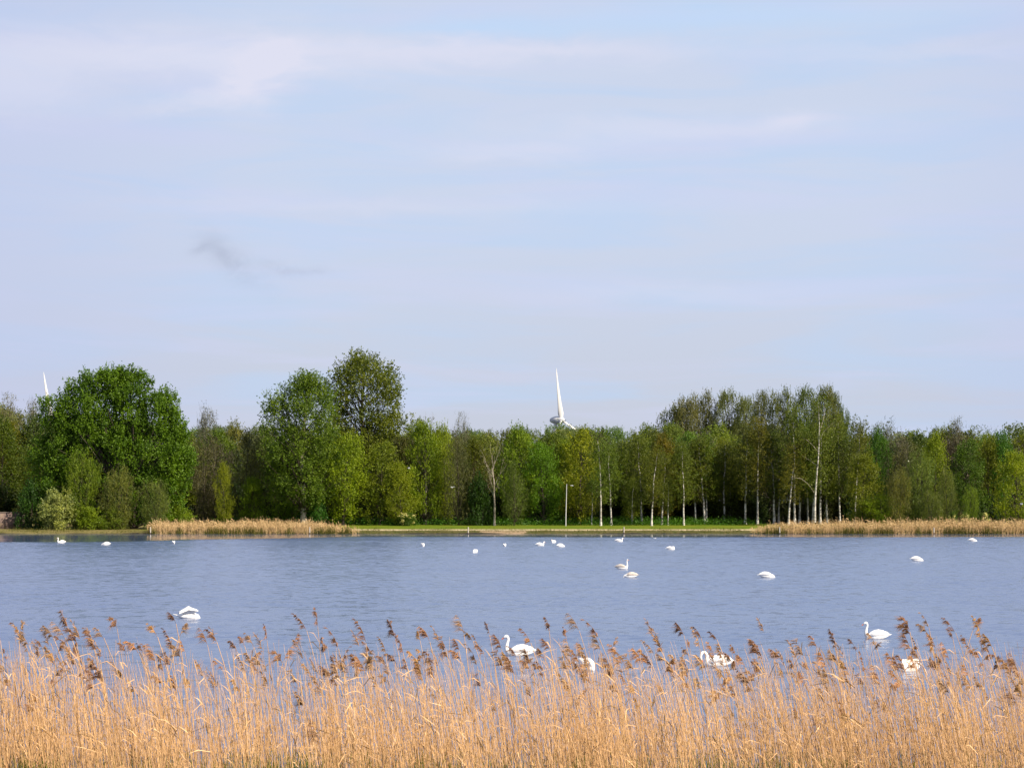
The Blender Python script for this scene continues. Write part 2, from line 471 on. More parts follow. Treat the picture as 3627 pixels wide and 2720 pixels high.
def make_tree(seed, H, R, base, prof, ncl, nleaf, csig, lsize, r_trunk, bark, wide=0.6, up=0.0, lean=0.0, stems=1,
              limb_every=3, twig=0, fill=0.0, cz=1.2, top=0.86, leaf_mat=None, inner=0.35, limb_bark=None):
    rng = np.random.default_rng(seed)
    tb = MB(); cb = MB(); lm = MB()
    trunks = []
    for s in range(stems):
        off = np.array([0, 0]) if stems == 1 else rng.normal(0, 0.12 * R, 2)
        spread = np.array([0, 0]) if stems == 1 else unit(rng.normal(size=2)) * R * 0.42
        zt = np.linspace(-0.3, H * top * rng.uniform(0.9, 1.0), 11); q = np.clip(zt / H, 0, 1)
        wob = np.cumsum(rng.normal(0, 0.010 * H, (11, 2)), 0) * q[:, None]
        xy = off + wob + lean * H * (q ** 1.5)[:, None] * np.array([1, 0.3]) + spread * (q ** 0.9)[:, None]
        p = np.column_stack([xy, zt])
        rr = r_trunk * (1.0 - 0.88 * q) * (1 + 0.35 * np.exp(-zt / 0.5)) * (1.0 if stems == 1 else 0.7)
        tube(tb, p, rr, 7); trunks.append((p, rr))
    # foliage clumps inside the crown outline
    t = rng.uniform(0, 1, ncl) ** 0.9
    az = rng.uniform(0, 2 * np.pi, ncl)
    lob = 1 + 0.20 * np.sin(2 * az + seed) * np.cos(5 * t + seed * 1.7) + 0.16 * np.sin(3 * az + 9 * t + seed * 0.6)
    rho = (inner + (1 - inner) * rng.uniform(0, 1, ncl) ** 0.55) * lob
    rad = R * profile(t, prof) * rho
    zc = H * (base + (1 - base) * t) - csig * cz * 0.6
    zc = zc + rng.normal(0, 0.25, ncl)
    c = np.column_stack([rad * np.cos(az), rad * np.sin(az), zc])
    for i in range(ncl):
        p, rr = trunks[i % stems]
        cc = c[i].copy()
        if stems == 1:
            f = np.interp(zc[i], p[:, 2], np.arange(len(p))); k = int(f)
            cc[:2] += p[min(k, len(p) - 1), :2]
        c[i] = cc
        if i % limb_every == 0:
            z0 = max(H * base * 0.55, cc[2] - 0.9 * rad[i] - rng.uniform(0.02, 0.10) * H)
            z0 = min(z0, p[-1, 2] * 0.97)
            st = np.array([np.interp(z0, p[:, 2], p[:, 0]), np.interp(z0, p[:, 2], p[:, 1]), z0])
            r0 = np.interp(z0, p[:, 2], rr) * rng.uniform(0.35, 0.55)
            s5 = np.linspace(0, 1, 6)[:, None]
            mid = (st + cc) / 2 + np.array([0, 0, -0.10 * rad[i]]) + rng.normal(0, 0.05 * (rad[i] + 0.5), 3)
            path = st * (1 - s5) ** 2 + 2 * mid * s5 * (1 - s5) + cc * s5 ** 2
            tube(lm, path, np.maximum(r0 * (1 - 0.85 * s5[:, 0]), 0.018), 4)
            if twig:
                for _ in range(2):
                    e = cc + rng.normal(0, 0.5, 3) + np.array([0, 0, rng.uniform(0.5, 1.4)])
                    tube(lm, np.array([path[3], (path[3] + e) / 2 + rng.normal(0, 0.15, 3), e]), [max(r0 * 0.35, 0.02), 0.02, 0.012], 3)
        nl = int(nleaf * rng.uniform(0.6, 1.3))
        if nl > 0:
            leaves(cb, shoots(c[i], nl, csig, cz, rng, up=up + 0.6), lsize, rng, wide, up, rng.uniform(0.12, 0.88), 0.17)
        if twig:
            g = rng.normal(size=(twig, 3)) * np.array([csig, csig, csig * cz]) * 1.05
            leaves(cb, c[i][None] + np.clip(g, -1.6, 1.6), 1.1, rng, 0.045, 1.4, 0.12, 0.12)
    if fill > 0:
        n = int(fill)
        t = rng.uniform(0, 1, n); az = rng.uniform(0, 2 * np.pi, n); ra = R * profile(t, prof) * np.sqrt(rng.uniform(0, 1, n)) * 0.85
        leaves(cb, np.column_stack([ra * np.cos(az), ra * np.sin(az), H * (base + (1 - base) * t) - 0.4]), lsize, rng, wide, up, 0.4, 0.3)
    av = np.concatenate(cb.v)
    H = float(np.percentile(av[:, 2], 99.4)); R = float(np.percentile(np.hypot(av[:, 0] - np.median(av[:, 0]), av[:, 1] - np.median(av[:, 1])), 96))
    return (tb.mesh('trunk', bark, True), lm.mesh('limbs', limb_bark or bark, True), cb.mesh('crown', leaf_mat or M_LEAF), H, R)


def shoots(c, nl, sig, cz, rng, out=None, up=1.0, length=1.3):
    """leaf positions along short twigs that fan out and up from the middle of one clump"""
    ns = max(3, nl // 9)
    st = np.clip(rng.normal(size=(ns, 3)), -1.5, 1.5) * np.array([sig, sig, sig * cz]) * 0.72
    d = rng.normal(size=(ns, 3)) * 0.55 + st / max(sig, 0.1) * 0.35; d[:, 2] += up
    d = unit(d); ln = rng.uniform(0.5, 1.0, (ns, 1)) * length * sig
    k = rng.integers(ns, size=nl); q = rng.uniform(-0.25, 1.0, (nl, 1))
    return c[None] + st[k] + d[k] * ln[k] * q + rng.normal(0, 0.09, (nl, 3))


PROTO = {
    'leafy': [make_tree(11 + i, 16, 4.6, 0.10, ('oval', 'dome', 'vase', 'oval', 'dome')[i], 130, 150, 0.85, 0.25, 0.24, M_BARK, fill=900, up=0.3) for i in range(5)],
    'tall': [make_tree(21 + i, 17, 3.6, 0.28, 'dome', 110, 130, 0.76, 0.25, 0.22, M_BARK, fill=500, up=0.3) for i in range(3)],
    'airy': [make_tree(31 + i, 28, 6.2, 0.34, 'vase', 185, 165, 0.95, 0.29, 0.42, M_BARK, limb_every=2, cz=1.35, up=0.9, inner=0.25) for i in range(4)],
    'poplar': [make_tree(38, 30, 6.0, 0.17, 'round', 300, 200, 0.98, 0.29, 0.50, M_PALE, limb_every=3, cz=1.3, up=0.6, inner=0.3, limb_bark=M_BARK, fill=2600),
               make_tree(37, 31, 6.4, 0.36, 'round', 270, 170, 0.95, 0.30, 0.45, M_BARK, limb_every=2, cz=1.35, up=0.7, inner=0.3, fill=900)],
    'birch': [make_tree(41 + i, 18, 3.2, 0.31, 'birch', 95, 95, 0.68, 0.21, 0.20, M_BIRCH, limb_every=4, cz=1.5, up=-0.5, lean=(0.03, -0.05, 0.06, 0.0)[i], top=0.95, limb_bark=M_BARK, fill=400) for i in range(4)],
    'twiggy': [make_tree(51 + i, 16, 4.0, 0.10, ('vase', 'oval', 'dome')[i], 105, 70, 0.80, 0.22, 0.20, M_BARK, limb_every=2, twig=26, leaf_mat=M_TWIG, cz=1.3, up=0.4) for i in range(3)],
    'bare': [make_tree(61 + i, 16, 3.2, 0.40, 'vase', 22, 14, 0.5, 0.26, 0.26, M_PALE, limb_every=2, twig=5, leaf_mat=M_TWIG, top=0.70, cz=1.4, inner=0.5) for i in range(3)],
    'bush': [make_tree(71 + i, 4.2, 2.5, 0.02, 'dome', 64, 130, 0.46, 0.20, 0.10, M_BARK, stems=3, fill=500, up=0.3) for i in range(3)],
    'willow': [make_tree(81 + i, 8.5, 3.0, 0.03, 'vase', 100, 120, 0.60, 0.25, 0.09, M_BARK, stems=4, wide=0.25, up=1.5, limb_every=4, cz=1.8, twig=5, fill=800) for i in range(3)],
}
_pi = {}


def place(kind, px, top, width, D, color, label, name=None, cat='tree', group=None, rng=R0, var=None, base_z=None):
    i = _pi.get(kind, 0) if var is None else var
    _pi[kind] = i + 1
    tr, lb, cr, H, R = PROTO[kind][i % len(PROTO[kind])]
    b = gz(D) - 0.1 if base_z is None else base_z
    h = Z(top, D) - b
    w = width / FPX * D
    jit = rng.uniform(0.9, 1.12, 3)
    o = empty(name or 'tree', (X(px, D), D, b), label, cat, group, rng.uniform(0, 6.28), (w / (1.95 * R), w / (1.95 * R), h / H))
    link('limbs', lb, link('trunk', tr, o))
    link('crown', cr, o, tuple(np.array(color) * jit))
    return o


DENSE = (0.060, 0.124, 0.008); FRESH = (0.096, 0.156, 0.008); YEL = (0.124, 0.172, 0.008); OLIVE = (0.090, 0.126, 0.011)
BROWN = (0.092, 0.088, 0.022); POP = (0.070, 0.100, 0.022); HAZE_TINT = (0.090, 0.125, 0.052); GREYG = (0.085, 0.115, 0.036)  # the hazy green is leaf colour paled to paint distance haze
SILV = (0.150, 0.195, 0.095); DARKG = (0.018, 0.050, 0.006); GTWIG = (0.130, 0.128, 0.075); BIR = (0.066, 0.096, 0.014); DULL = (0.048, 0.080, 0.009)

# the big dark green tree on the left: one tree of many rounded lobes
def big_tree():
    rng = np.random.default_rng(5)
    D = 378.0; s = D / FPX; b = gz(D)
    tb = MB(); cb = MB()
    cx = X(455, D)
    lobes = [(400, 1400, 150, 125), (300, 1450, 115, 120), (480, 1360, 75, 85), (430, 1350, 75, 70), (570, 1440, 80, 90), (615, 1470, 55, 90), (655, 1560, 48, 90),
             (250, 1560, 110, 130), (380, 1590, 190, 140), (530, 1580, 160, 150), (630, 1660, 70, 110), (205, 1680, 95, 130), (350, 1730, 170, 110), (560, 1740, 130, 110), (170, 1740, 70, 110),
             (350, 1335, 60, 58), (270, 1385, 50, 55), (475, 1325, 42, 44), (400, 1322, 50, 40), (590, 1400, 30, 62), (150, 1610, 55, 90), (652, 1480, 32, 70), (674, 1590, 32, 90), (195, 1490, 52, 70), (188, 1430, 52, 60), (440, 1470, 120, 100), (330, 1510, 100, 90), (450, 1560, 110, 90)]
    st0 = [np.array([X(452, D) - cx, 0, -0.3]), np.array([X(476, D) - cx, 0.6, -0.3]), np.array([X(440, D) - cx, 1.4, -0.3])]
    for px, row, rw, rh in lobes:
        c0 = np.array([X(452 + (px - 452) * 0.95 - 8, D) - cx, 0.0, Z(row + 30, D) - b]); a, h = rw * s, rh * s
        depth = min(a * 1.05, 5.5)
        n = int(10 + a * h * 1.0)
        d = unit(rng.normal(size=(n, 3))); d[:, 1] = np.where(rng.uniform(size=n) < 0.7, -np.abs(d[:, 1]), d[:, 1])
        q = rng.uniform(0.55, 1.0, (n, 1)) ** 0.5
        c = c0 + d * q * np.array([a, depth, h])
        c[:, 2] = np.maximum(c[:, 2], 1.2)
        for k in range(n):
            nl = int(rng.uniform(70, 130)); sig = rng.uniform(0.55, 0.95)
            leaves(cb, shoots(c[k], int(nl * 2.1), sig, 1.3, rng, up=1.1, length=1.5), 0.30, rng, 0.62, 0.5, rng.uniform(0.08, 0.92), 0.15)
            if k % 5 == 0:
                s0 = st0[int(rng.integers(3))]; s5 = np.linspace(0, 1, 7)[:, None]
                m = s0 * 0.4 + c[k] * 0.6; m[0] = s0[0] * 0.75 + c[k][0] * 0.25
                tube(tb, s0 * (1 - s5) ** 2 + 2 * m * s5 * (1 - s5) + c[k] * s5 ** 2, np.linspace(0.34, 0.03, 7), 6)
        nf = int(60 + a * h * 7)
        dd = unit(rng.normal(size=(nf, 3))) * rng.uniform(0, 0.85, (nf, 1)) ** 0.4
        cf = c0 + dd * np.array([a, depth, h]); cf[:, 2] = np.maximum(cf[:, 2], 0.6)
        leaves(cb, cf, 0.5, rng, 0.62, 0.4, 0.35, 0.25)
    o = empty('tree', (cx, D, b), 'huge rounded dark green tree, the broadest crown, at the left above the bank', 'tree')
    link('trunk', tb.mesh('trunk', M_BARK, True), o)
    link('crown', cb.mesh('crown', M_LEAF), o, DENSE)


big_tree()

# --- trees and shrubs along the front of the wood, left to right
FRONT = [
    ('bush', 115, 1700, 120, 374, DARKG, 'dark green rounded bush between the low brown wall and the silver shrub', 'bush'),
    ('willow', 290, 1600, 140, 372, OLIVE, 'olive brown small tree behind the silver shrub, before the huge green tree', 'tree'),
    ('willow', 420, 1660, 130, 371, GREYG, 'grey green willow in front of the huge dark tree, left of its trunks', 'willow'),
    ('willow', 548, 1700, 105, 371, GREYG, 'low grey green willow beside the left end of the far reeds', 'willow'),
    ('bush', 210, 1735, 140, 369, SILV, 'pale silvery leaved shrub at the foot of the huge dark green tree', 'shrub'),
    ('bush', 320, 1795, 110, 369, FRESH, 'low bright green shrub right of the silvery shrub', 'shrub'),
    ('bush', 395, 1800, 110, 370, OLIVE, 'low olive shrub under the grey green willow, left of the dark trunks', 'shrub'),
    ('bush', 640, 1790, 90, 377, FRESH, 'low green shrub right of the dark trunks, behind the reed end', 'shrub'),
    ('twiggy', 722, 1530, 130, 402, BROWN, 'brown twiggy tree right of the huge dark green tree', 'tree'),
    ('leafy', 795, 1640, 70, 398, YEL, 'slim bright yellow green sapling behind the left reeds', 'tree'),
    ('twiggy', 872, 1525, 150, 405, BROWN, 'dark brown budding tree left of the poplar with the thick trunk', 'tree'),
    ('leafy', 900, 1690, 100, 402, FRESH, 'low green tree under the dark brown budding tree', 'tree'),
    ('leafy', 1215, 1540, 170, 402, YEL, 'yellow green round tree with a thin bare stem, below the tallest poplar', 'tree'),
    ('leafy', 1000, 1555, 150, 404, FRESH, 'green tree left of the thick poplar trunk, lower crown', 'tree'),
    ('bush', 1115, 1715, 100, 400, (0.02, 0.075, 0.008), 'dark green pointed bush just right of the thick poplar trunk', 'bush'),
    ('leafy', 1345, 1570, 190, 406, OLIVE, 'olive tree in front of the tallest poplar, right of the yellow green tree', 'tree'),
    ('leafy', 1420, 1640, 120, 402, YEL, 'low yellow olive tree above the white flowering shrub', 'tree'),
    ('bare', 1508, 1478, 130, 409, (0.09, 0.11, 0.015), 'tree with a white forked top and yellow green leaves, right of the tallest poplar', 'tree'),
    ('leafy', 1500, 1495, 150, 408, FRESH, 'green tree around and behind the white forked top right of the poplars', 'tree'),
    ('leafy', 1580, 1505, 95, 410, YEL, 'bright yellow green tree just right of the white forked top', 'tree'),
    ('twiggy', 1625, 1540, 110, 404, BROWN, 'brown olive thinly leaved tree left of the dark bush and the dead birch', 'tree'),
    ('bush', 1700, 1680, 100, 403, DARKG, 'dark green cone shaped bush left of the dead birch', 'bush'),
    ('twiggy', 1690, 1590, 100, 425, (0.075, 0.052, 0.028), 'reddish brown tree behind the dead birch', 'tree'),
    ('leafy', 1840, 1510, 170, 412, FRESH, 'fresh green broad tree right of the dead birch', 'tree'),
    ('twiggy', 1822, 1640, 100, 400, OLIVE, 'slender brownish young tree in front of the fresh green tree', 'tree'),
    ('leafy', 1925, 1570, 150, 409, (0.058, 0.135, 0.007), 'bright green tree left of the lamp post', 'tree'),
    ('leafy', 2050, 1520, 170, 412, YEL, 'yellow olive round tree right of the lamp post, under the wind turbine', 'tree'),
    ('leafy', 2000, 1560, 120, 418, YEL, 'yellow green tree straight behind the lamp post', 'tree'),
    ('leafy', 2240, 1535, 150, 416, (0.082, 0.100, 0.010), 'olive gold tree left of the middle of the birch group', 'tree'),
    ('leafy', 2350, 1540, 140, 417, (0.085, 0.092, 0.009), 'dark golden olive tree behind the leaning birch', 'tree'),
    ('tall', 2450, 1535, 140, 430, (0.072, 0.128, 0.018), 'light green round topped tree at the foot of the grey poplars', 'tree'),
    ('leafy', 2560, 1560, 150, 424, OLIVE, 'olive tree below the middle grey poplar', 'tree'),
    ('leafy', 3100, 1522, 110, 420, (0.040, 0.100, 0.010), 'vivid green round topped tree right of the thin birches', 'tree'),
    ('twiggy', 3185, 1535, 120, 425, GTWIG, 'grey twiggy tree right of the vivid green round topped tree', 'tree'),
    ('leafy', 3055, 1610, 140, 398, OLIVE, 'olive low crowned tree in front of the thin birches at the right reeds', 'tree'),
    ('leafy', 3120, 1750, 130, 394, FRESH, 'low green tree behind the right reeds, under the vivid green tree', 'tree'),
    ('twiggy', 3215, 1555, 120, 415, BROWN, 'brown olive tree in the right wood beside the grey twiggy tree', 'tree'),
    ('willow', 3255, 1600, 120, 397, GREYG, 'grey green willow standing tall in the right wood', 'willow'),
    ('leafy', 3315, 1535, 130, 415, YEL, 'yellow green tree left of the bare domed tree', 'tree'),
    ('twiggy', 3395, 1488, 120, 424, GTWIG, 'bare domed tree rising above the right wood', 'tree'),
    ('leafy', 3420, 1560, 150, 408, DULL, 'dull green tree below the bare domed tree', 'tree'),
    ('willow', 3355, 1665, 70, 394, GREYG, 'slim grey green willow before the dull green tree', 'willow'),
    ('willow', 3440, 1725, 60, 393, OLIVE, 'slim low olive willow above the white blossom', 'willow'),
    ('leafy', 3500, 1550, 110, 420, OLIVE, 'dark olive tree in the gap left of the rightmost yellow green tree', 'tree'),
    ('tall', 3560, 1530, 110, 420, (0.036, 0.096, 0.012), 'green tree topping the wood near its right end', 'tree'),
    ('leafy', 3605, 1600, 150, 396, YEL, 'large yellow green tree standing forward at the right end', 'tree'),
    ('willow', 3180, 1660, 90, 393, GREYG, 'short grey green willow left of the tall one in the right wood', 'willow'),
    ('willow', 3300, 1740, 90, 392, GREYG, 'low rounded willow right behind the far reeds, left of the white blossom', 'willow'),
]
for kind, px, top, w, D, col, lab, nm in FRONT:
    place(kind, px, top, w, D, col, lab, nm + ('' if nm != 'tree' else ''), nm)

# flowering shrubs
def flower_shrub(px, top, w, D, label, group=None):
    rng = np.random.default_rng(int(px))
    o = place('bush', px, top, w, D, (0.05, 0.09, 0.015), label, 'flowering_shrub', 'shrub', group)
    H, R = 4.2, 2.5
    mb = MB(); n = 26
    c = unit(rng.normal(size=(n, 3))) * np.array([R * 0.8, R * 0.8, H * 0.45]) + np.array([0, 0, H * 0.55])
    for k in range(n):
        leaves(mb, c[k][None] + rng.normal(0, 0.22, (22, 3)), 0.22, rng, 0.8, 0.0, 0.6, 0.3)
    link('blossom', mb.mesh('blossom', M_LEAF), o, (0.50, 0.50, 0.42))


flower_shrub(1440, 1815, 70, 400, 'white flowering shrub on the edge of the lawn below the yellow olive tree')
flower_shrub(3375, 1812, 40, 391, 'small white blossoming shrub behind the right reeds, leftmost of three', 'white blossoming shrubs')
flower_shrub(3420, 1814, 50, 391, 'white blossoming shrub behind the right reeds, middle of three', 'white blossoming shrubs')
flower_shrub(3485, 1816, 45, 391, 'white blossoming shrub behind the right reeds, rightmost of three', 'white blossoming shrubs')

# poplars
place('poplar', 1268, 1254, 318, 425, (0.072, 0.116, 0.016), 'tallest poplar, airy rounded crown with sky showing between its stems', 'poplar', var=1)
place('poplar', 1076, 1326, 290, 399, (0.074, 0.114, 0.013), 'poplar with a thick pale trunk, left and lower of the two tall poplars', 'poplar', var=0)
GP = [(2385, 1440, 120, 455), (2428, 1412, 110, 452), (2490, 1392, 100, 458), (2572, 1386, 105, 455), (2648, 1408, 90, 450), (2700, 1390, 85, 458), (2768, 1382, 100, 452), (2845, 1376, 95, 456), (2918, 1372, 100, 450), (2958, 1398, 60, 456), (2988, 1448, 55, 452)]
GPL = ['leftmost grey green poplar of the tall row, leaning out over the low trees', 'grey green poplar with a round top, second from the left of the tall row', 'narrow grey green poplar beside a notch in the tall row', 'pale grey poplar top standing clear at the middle of the tall row',
       'grey green poplar right of the clear standing pale top', 'narrow feathery poplar left of the birch tops', 'grey green poplar behind the tall thin birch trunk', 'tall grey poplar left of the big white birch', 'highest grey green poplar above the big white birch', 'grey poplar on the right shoulder of the tall row', 'last and lowest poplar at the right end of the tall row']
for i, (px, top, w, D) in enumerate(GP):
    place('airy', px, top, w * 1.08, D + (60 if i < 5 else 0), ((0.088, 0.112, 0.058) if i < 5 else (0.074, 0.100, 0.040)), GPL[i], 'poplar', group='row of tall grey green poplars')  # silvery leaf grey with painted haze, strongest on the set-back left ones

# dead birch
place('bare', 1752, 1558, 105, 401, (0.10, 0.09, 0.045), 'nearly bare pale tree with a forked top and white painted foot', 'tree', var=1)

# birches: (base px, top row, crown width, D)
BI = [(2096, 1700, 60, 405, 'short slim birch left of the leaning white birch by the lamp'), (2128, 1540, 80, 400, 'leaning white birch standing forward at the left of the birch group'),
      (2165, 1560, 80, 403, 'white birch second in front, right of the forward leaning one'), (2238, 1690, 60, 408, 'short leaning birch with a dark crown in the group'),
      (2273, 1540, 90, 410, 'straight thin birch in the middle of the group'), (2308, 1580, 80, 400, 'curved birch growing beside a brown trunk'),
      (2344, 1600, 80, 407, 'birch leaning left with its white foot to the right'), (2366, 1690, 50, 404, 'thin yellowish sapling right of the left leaning birch'),
      (2422, 1560, 70, 403, 'bright white birch with a forked bare top, clear of the others'), (2464, 1560, 90, 414, 'dim birch trunk right of the forked white birch'),
      (2495, 1545, 100, 413, 'left stem of a dim birch pair under the pale poplar top'), (2503, 1535, 90, 415, 'right stem of a dim birch pair under the pale poplar top'),
      (2565, 1560, 90, 416, 'grey birch deep in the shade right of the pair'), (2588, 1600, 60, 418, 'thin birch stem deep in the shade'),
      (2640, 1520, 100, 412, 'birch at the left edge of the right reeds'), (2683, 1475, 90, 410, 'tall birch with a spotted trunk above the reed tip'),
      (2743, 1520, 100, 412, 'thin birch left of the bright stem in the right grove'), (2758, 1540, 80, 416, 'thin dark birch behind the right grove'),
      (2793, 1560, 90, 400, 'bright slim birch standing forward at the reed edge'), (2815, 1435, 95, 408, 'tall thin birch left of the big white birch, reaching the poplars'),
      (2832, 1500, 90, 412, 'grey birch close left of the big white birch'), (2862, 1520, 80, 410, 'thin white birch touching the big white birch'),
      (2878, 1560, 70, 408, 'slim white stem beside the foot of the big white birch'), (2905, 1500, 100, 407, 'leaning birch right behind the big white birch'),
      (2930, 1560, 90, 409, 'thin brown birch right of the big white birch'), (2975, 1470, 80, 408, 'slender birch with a reddish top right of the grove'),
      (3028, 1480, 80, 405, 'thin bare topped birch, last on the right of the grove')]
for i, (px, top, w, D, lab) in enumerate(BI):
    place('birch', px, top, w * 1.25, D, BIR if i % 3 else (0.075, 0.094, 0.014), lab, 'birch', group='birches along the lawn')


def big_birch():
    rng = np.random.default_rng(77); D = 398.0; b = gz(D); s = D / FPX; x0 = X(2887, D)
    tb = MB(); cb = MB()
    P = lambda px, row, dy=0.0: np.array([X(px, D) - x0, dy, Z(row, D) - b])
    tr = [P(2886, 1850), P(2886, 1800), P(2888, 1750), P(2893, 1680), P(2898, 1630), P(2901, 1570), P(2902, 1500), P(2899, 1440)]
    tube(tb, tr, [0.27, 0.22, 0.19, 0.16, 0.13, 0.10, 0.07, 0.04], 8)
    limbs = [[P(2902, 1565), P(2915, 1530, -.5), P(2945, 1500, -1)], [P(2901, 1560), P(2890, 1520, .5), P(2868, 1485, 1)], [P(2898, 1600), P(2875, 1575, -.6), P(2850, 1555, -1.2)],
             [P(2884, 1745), P(2862, 1715, -.5), P(2835, 1695, -1), P(2800, 1690, -1.2)], [P(2896, 1650), P(2870, 1630, .8), P(2840, 1610, 1.2)], [P(2900, 1540), P(2920, 1480, .8), P(2925, 1430, 1)]]
    lm = MB()
    for L_ in limbs: tube(lm, L_, np.linspace(0.07, 0.02, len(L_)), 5)
    for k in range(150):
        t = rng.uniform(); px = 2895 + rng.normal(0, 1) * (48 * (1 - abs(t - 0.45))); row = 1400 + 330 * t
        c = P(px, row, rng.normal(0.8, 1.6))
        leaves(cb, c[None] + rng.normal(size=(30, 3)) * np.array([0.6, 0.6, 1.0]), 0.30, rng, 0.6, -0.6, rng.uniform(0.2, 0.8), 0.25)
    o = empty('birch', (x0, D, b), 'big white birch with a thick black flecked trunk, brightest in the right grove', 'birch', 'birches along the lawn')
    link('limbs', lm.mesh('limbs', M_PALE, True), link('trunk', tb.mesh('trunk', M_BIRCH, True), o)); link('crown', cb.mesh('crown', M_LEAF), o, BIR)


big_birch()

# --- rows of trees deeper in the wood
ROWS = [(423, 1570, 30), (438, 1545, 30), (458, 1530, 30), (485, 1525, 26)]
SECT = [(-200, 640, 'behind the huge dark green tree'), (640, 1440, 'behind the two tall poplars'), (1440, 1900, 'behind the dead birch'),
        (1900, 2340, 'below the wind turbine'), (2340, 3050, 'under the row of grey poplars'), (3050, 3900, 'in the right hand wood')]
rb = np.random.default_rng(99)
for ri, (D0, top0, n) in enumerate(ROWS):
    for k in range(n):
        px = -130 + (k + rb.uniform(-0.3, 0.3)) * (3900 / n)
        D = D0 + rb.uniform(-6, 6)
        kind = rb.choice(['leafy', 'leafy', 'tall', 'twiggy'])
        top = top0 + rb.uniform(-28, 35)
        if px < 130: top -= 80
        if 1850 < px < 2120: top = max(top, 1524)
        cols = [OLIVE, FRESH, DULL, GREYG, YEL] if kind != 'twiggy' else [BROWN, GTWIG, OLIVE]
        c = np.array(cols[int(rb.integers(len(cols)))]) * (0.50, 0.62, 0.85, 1.0)[ri]  # nearer rows darkened to paint the shade inside the wood
        if ri >= 2: c = c * 0.5 + np.array(HAZE_TINT) * 0.5  # back rows mixed with the painted haze colour
        sec = [s for s in SECT if s[0] <= px < s[1]]
        where = sec[0][2] if sec else SECT[-1][2]
        word = {'leafy': 'leafy green tree', 'tall': 'tall stemmed green tree', 'twiggy': 'twiggy budding tree'}[kind]
        depth = ['just inside the wood', 'inside the wood', 'deep in the wood', 'at the back of the wood'][ri]
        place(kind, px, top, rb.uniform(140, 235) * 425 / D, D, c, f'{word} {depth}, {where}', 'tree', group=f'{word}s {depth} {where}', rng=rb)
# understorey bushes closing the view between trunks, the wood's shade in their leaf colour
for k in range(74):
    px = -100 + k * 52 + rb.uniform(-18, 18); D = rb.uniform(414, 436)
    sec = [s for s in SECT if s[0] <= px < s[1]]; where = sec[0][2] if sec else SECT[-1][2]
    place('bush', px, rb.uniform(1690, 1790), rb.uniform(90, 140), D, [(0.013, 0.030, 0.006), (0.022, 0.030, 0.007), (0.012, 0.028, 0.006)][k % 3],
          f'understorey bush coloured shade dark between the trunks, {where}', 'bush', 'bush', f'understorey bushes {where}', rng=rb)
# wood far behind, distance haze put into its leaf colour
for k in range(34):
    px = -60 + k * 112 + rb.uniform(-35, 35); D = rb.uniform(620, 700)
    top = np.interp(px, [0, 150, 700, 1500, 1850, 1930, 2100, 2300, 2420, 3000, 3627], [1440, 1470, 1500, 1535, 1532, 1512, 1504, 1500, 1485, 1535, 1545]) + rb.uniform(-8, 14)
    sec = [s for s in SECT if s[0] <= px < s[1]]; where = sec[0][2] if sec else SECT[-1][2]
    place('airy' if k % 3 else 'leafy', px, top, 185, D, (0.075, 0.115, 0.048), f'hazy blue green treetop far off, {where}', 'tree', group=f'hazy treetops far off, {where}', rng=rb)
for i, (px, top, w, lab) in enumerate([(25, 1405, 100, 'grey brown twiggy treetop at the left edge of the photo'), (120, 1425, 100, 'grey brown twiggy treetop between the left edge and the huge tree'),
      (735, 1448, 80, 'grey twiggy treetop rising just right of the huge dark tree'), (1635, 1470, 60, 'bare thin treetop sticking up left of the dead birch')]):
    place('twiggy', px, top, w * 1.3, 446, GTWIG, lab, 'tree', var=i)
for i, (px, top, w, c, lab) in enumerate([(835, 1498, 150, (0.105, 0.118, 0.040), 'pale olive rounded treetop left of the poplars'), (1470, 1490, 130, HAZE_TINT, 'hazy grey green treetop right of the tallest poplar'), (1720, 1535, 140, HAZE_TINT, 'hazy round treetop above the dead birch'), (1850, 1515, 120, (0.068, 0.108, 0.034), 'light green hazy treetop left of the wind turbine')]):
    place('leafy', px, top, w, 470, c, lab, 'tree')  # haze on these treetops is in the leaf colour

# ------------------------------------------------------------------ undergrowth and bank grass
def scatter_leaves(name, n, xr, yr, hr, size, color, label, cat, seed, wide=0.5, up=0.6, clump=2.2, mat=None):
    rng = np.random.default_rng(seed); mb = MB()
    nc = max(8, n // 40)
    cx = rng.uniform(*xr, nc); cy = rng.uniform(*yr, nc); ch = rng.uniform(hr[0], hr[1], nc)
    idx = rng.integers(nc, size=n)
    x = cx[idx] + rng.normal(0, clump, n); y = np.clip(cy[idx] + rng.normal(0, 0.8, n), yr[0], yr[1])
    z = np.array([gz(v) for v in y]) + rng.uniform(0.02, 1, n) * ch[idx]
    leaves(mb, np.column_stack([x, y, z]), size, rng, wide, up, 0.5, 0.45)
    tag(link(name, mb.mesh(name, mat or M_LEAF), None, color), label, cat, kind='stuff')


scatter_leaves('undergrowth', 26000, (X(640, 408), X(2640, 408)), (402, 416), (0.4, 1.7), 0.34, (0.034, 0.100, 0.008), 'lush green nettles and ground plants along the foot of the trees', 'undergrowth', 301)
scatter_leaves('bank_grass', 15000, (X(-60, 358), X(3700, 358)), (356.2, 361.5), (0.08, 0.85), 0.28, (0.070, 0.078, 0.018), 'rough olive grass hanging over the edge of the far bank', 'grass', 302, 0.18, 1.6, 0.8)


